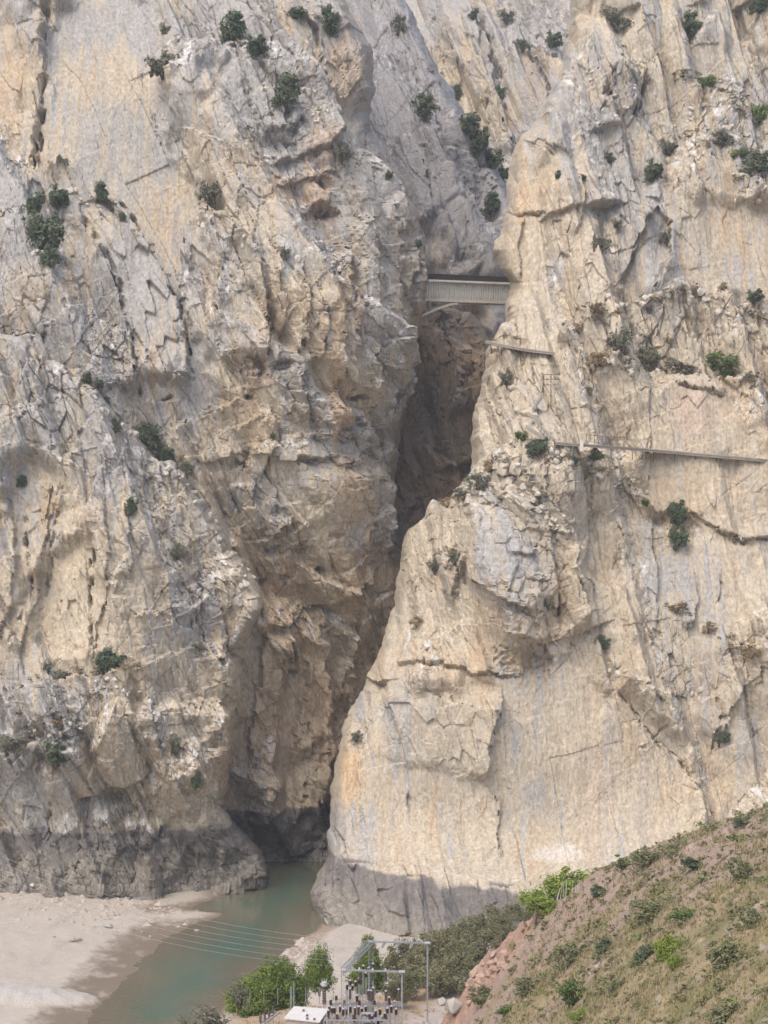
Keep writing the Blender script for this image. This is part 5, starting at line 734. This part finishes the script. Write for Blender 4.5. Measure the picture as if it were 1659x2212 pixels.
# thin twin masts, low rack
for i, (zx, zt, lb) in enumerate(((512, 875, 'left of two thin grey masts behind the white roof'), (536, 838, 'right of two thin grey masts behind the white roof'))):
    t = V(at(*dz(zx, zt), 283)); mb = MB(); mb.tube([(0, 0, -.4), (0, 0, t.z - YZ)], [.09, .05], 6); [mb.bar((-.12, 0, z), (.12, 0, z), .05) for z in (1.5, 2.4, 3.2)]; o = mb.build('mast', STEEL, None, False, (t.x, t.y, YZ)); tag(o, lb, 'mast', 'twin masts')
a = V(at(*dz(270, 1167), 274)); b_ = V(at(*dz(400, 1075), 281)); e_ = empty('insulator_rack', (a.x, a.y, YZ)); tag(e_, 'slanting steel rack with dark insulators left of the white roof', 'rack'); o = Vector((a.x, a.y, YZ)); mb = MB(); mb.bar(a - o, b_ - o, .16); mb.bar(a - o + Vector((.5, 0, 0)), b_ - o + Vector((.5, 0, 0)), .12); mb.build('beam', STEEL, e_)
for i in range(4):
    p = a.lerp(b_, (i + .3) / 4) - o; mb = MB(); mb.bar((p.x, p.y, -.3), p, .1); mb.build('leg', STEEL, e_); k = obj('porcelain', ime, e_, p + Vector((0, 0, .08))); k.scale = (1, 1, .9)
# transformer with cooling fins
p = S(610, 1480, 272.5); e_ = empty('transformer', (p.x, p.y, YZ)); tag(e_, 'grey transformer tank with cooling fins in the middle of the yard', 'transformer'); mb = MB(); mb.box(-.9, .9, -.6, .6, 0, 2.3); mb.box(-1.0, 1.0, -.7, .7, 2.3, 2.42); mb.build('tank', flat_mat('transformer_grey', (.30, .31, .33), .6), e_)
fm_ = MB(); fm_.box(-.03, .03, -.95, -.6, .4, 2.1); fme = fm_.mesh('cooling_fin', STEEL)
for i in range(9): obj('cooling_fin', fme, e_, (-.8 + .2 * i, 0, 0))
for i in range(3): k = obj('bushing', ime, e_, (-.5 + .5 * i, 0, 2.42)); k.scale = (1, 1, .7)
mb = MB(); mb.tube([(-.9, 0, 0), (.9, 0, 0)], .25, 9); mb.build('oil_tank', STEEL, e_, True, (0, .5, 3.0)); mb = MB(); mb.bar((0, .5, 2.4), (0, .5, 3.0), .1); mb.build('bracket', STEEL, e_)
# yard fence
for i in range(16):
    p = V(atz(540 + i * 30, 2168 - 1.2 * i + (i % 2), YZ)); mb = MB(); mb.tube([(0, 0, -.3), (0, 0, 1.7)], .04, 5); o = mb.build('fence_post', STEEL, None, False, p); tag(o, '%s thin fence post from the left along the far side of the yard' % (ORD + ['fifteenth', 'sixteenth'])[i], 'fence post', 'yard fence posts')
# power lines over the river
WM = flat_mat('aluminium_wire', (.52, .54, .55), .5, .3, .05, 1)
for i in range(6):
    u = i / 5; a = nl.lerp(fl, .06 + .9 * u) + Vector((0, 0, .15)); b_ = V(at(-160, 1772 + 14 * (5 - i), 352 - 3 * i)); pts = []
    for k in range(25): t = k / 24; p = a.lerp(b_, t); p.z -= 3.2 * 4 * t * (1 - t); pts.append(p)
    mb = MB(); mb.tube([p - a for p in pts], .009, 4, False); o = mb.build('power_line', WM, None, False, a); tag(o, 'thin power line over the river, %s of six from the top' % ORD[5 - i], 'power line', 'power lines across the river')
# ------------------------------------------------------------------ stones
LIM = flat_mat('loose_limestone', (.50, .46, .40), .95, 0, .2, 2.5); PALE = flat_mat('pale_boulder', (.36, .335, .30), .95, 0, .15, 2); REDR = flat_mat('red_rock', (.36, .25, .195), .95, 0, .3, 1.5); DRIFT = flat_mat('driftwood', (.26, .21, .16), .9, 0, .2, 3)
RM = [rock_mesh('rock_block', 40 + i, 16 + i, LIM) for i in range(10)]
def stone(name, x, y, rx, ry, mat, label, cat, seed, z=None, group=None):
    loc = hit(x, y)[0]; k = loc.y / FOC; me = rock_mesh(name, seed, 15, mat); o = obj(name, me, None, loc + Vector((0, 0, ry * k * .35))); o.scale = (rx * k, rx * k * .8, ry * k); o.rotation_euler = (.2, .1, seed); tag(o, label, cat, group); return o
stone('boulder', 235, 2004, 14, 7, PALE, 'largest pale stone lying on the left sand', 'stone', 1); stone('boulder', 425, 2011, 8, 4, PALE, 'single pale stone sticking out of the river', 'stone', 2); stone('boulder', 180, 1948, 6, 4, LIM, 'small stone on the sand near the stained rock', 'stone', 3); stone('boulder', 70, 1914, 8, 5, LIM, 'stone high on the sand near the left edge', 'stone', 5); stone('boulder', 820, 2038, 7, 4, LIM, 'small stone in the middle of the right sand', 'stone', 6)
stone('boulder', 985, 2182, 34, 26, PALE, 'pale angular boulder at the foot of the red outcrop', 'boulder', 7); stone('boulder', 955, 2170, 18, 14, PALE, 'smaller pale boulder left of the angular one', 'boulder', 8); stone('boulder', 640, 2034, 7, 4, PALE, 'pale stone at the right water edge, upper', 'stone', 9); stone('boulder', 618, 2052, 7, 4, PALE, 'pale stone at the right water edge, lower', 'stone', 10)
dl = hit(165, 2036)[0]; mb = MB(); mb.tube([(-1.1, 0, .15), (-.2, .1, .3), (.9, .3, .35)], [.16, .2, .12], 6); mb.tube([(-.2, .1, .3), (-.4, .2, .9)], [.09, .03], 5); mb.tube([(.3, .2, .3), (.7, .1, .75)], [.08, .03], 5); o = mb.build('driftwood', DRIFT, None, True, dl); tag(o, 'dark driftwood stump lying on the left sand', 'driftwood')
# loose blocks on crests and ledges belong to their cliff
rnd = random.Random(21)
CREST = [(left_buttress, [(200, 850), (330, 970), (420, 1050), (490, 1170), (540, 1270)], 46, 14), (left_buttress, [(230, 1480), (320, 1530), (380, 1640), (430, 1720)], 26, 16), (left_buttress, [(210, 1545), (60, 1600)], 10, 14), (left_wall, [(560, 170), (660, 200), (710, 290)], 22, 14), (left_wall, [(90, 400), (180, 420), (240, 470)], 12, 12), (left_wall, [(430, 470), (530, 520)], 14, 12), (left_wall, [(640, 560), (740, 580)], 10, 12), (right_cliff, [(1150, 985), (1280, 1010), (1400, 1080)], 34, 14), (right_cliff, [(1120, 1010), (1170, 1100), (1210, 1180)], 20, 12), (right_cliff, [(1300, 660), (1480, 630), (1620, 700)], 34, 14), (right_cliff, [(1300, 790), (1480, 805), (1640, 820)], 24, 11), (right_cliff, [(1300, 160), (1350, 200)], 8, 20), (right_cliff, [(1450, 230), (1600, 280)], 14, 16), (right_cliff, [(1320, 1440), (1450, 1500), (1560, 1520)], 16, 12), (right_cliff, [(1530, 380), (1640, 420)], 8, 16)]
nb_ = 0
for par, poly, n, spread in CREST:
    for i in range(n):
        t = rnd.random() * (len(poly) - 1); j = min(int(t), len(poly) - 2); f = t - j; x = poly[j][0] * (1 - f) + poly[j + 1][0] * f + rnd.gauss(0, spread); y = poly[j][1] * (1 - f) + poly[j + 1][1] * f + rnd.gauss(0, spread * .8)
        loc, nor, ob = hit(x, y)
        if ob is None or ob.name != par.name: continue
        s = rnd.choice([.35, .45, .5, .6, .8]) * 1.0; o = obj('rock_block', RM[rnd.randrange(10)], par, loc); o.scale = (s * rnd.uniform(.7, 1.5), s * rnd.uniform(.6, 1), s * rnd.uniform(.5, 1.2)); o.rotation_euler = (rnd.uniform(-.4, .4), rnd.uniform(-.9, .9), rnd.uniform(0, 6)); nb_ += 1
for i in range(26):
    t = rnd.random(); x = 1000 + 110 * t + rnd.gauss(0, 10); y = 2150 - 95 * t + rnd.gauss(0, 16); loc, nor, ob = hit(x, y)
    if ob is None or ob.name != 'hillside': continue
    o = obj('rock_block', RM[i % 10].copy(), hillside, loc); o.data.materials[0] = REDR; s = rnd.uniform(.35, .9); o.scale = (s * 1.4, s, s * .8); o.rotation_euler = (rnd.random(), rnd.random(), rnd.random() * 6)
# pebbles on both beaches
r_ = np.random.default_rng(5); mbp = MB(); base_ = [(1, 0, 0), (0, 1, 0), (-1, 0, 0), (0, -1, 0), (0, 0, .8)]
for i in range(1300):
    if i < 1000: x, y = 200 + r_.normal() * 130, 1945 + r_.normal() * 32
    else: x, y = 640 + r_.normal() * 30, 2045 + r_.normal() * 24
    p = atz(x, y, 1.0); zz = float(ground_z(np.array([p[0]]), np.array([p[1]]))[0])
    if zz < .1 or zz > 7.5: continue
    s = abs(r_.normal()) ** 1.6 * .16 + .06; a = r_.random() * 6; mbp.add([(p[0] + s * (v[0] * math.cos(a) - v[1] * math.sin(a)) * 1.3, p[1] + s * (v[0] * math.sin(a) + v[1] * math.cos(a)), zz + s * v[2]) for v in base_], [(0, 1, 4), (1, 2, 4), (2, 3, 4), (3, 0, 4)])
o = mbp.build('pebbles', flat_mat('pebble', (.36, .31, .26), .95, 0, .3, 1)); tag(o, 'scattered pebbles and small stones on the two beaches', 'pebbles', kind='stuff')
# ------------------------------------------------------------------ hazy air of the valley
hz = MB(); hz.box(-960, 960, -560, 1260, -9.5, 245); hm = bpy.data.materials.new('valley_haze'); hm.use_nodes = True; hn = hm.node_tree; hn.nodes.clear(); ho = hn.nodes.new('ShaderNodeOutputMaterial'); pv = hn.nodes.new('ShaderNodeVolumePrincipled'); pv.inputs['Color'].default_value = (.93, .95, 1.0, 1); pv.inputs['Density'].default_value = .00017; pv.inputs['Anisotropy'].default_value = .2; hn.links.new(pv.outputs[0], ho.inputs['Volume'])
o = hz.build('haze', hm); tag(o, 'thin pale haze filling the valley air', 'haze', kind='stuff')
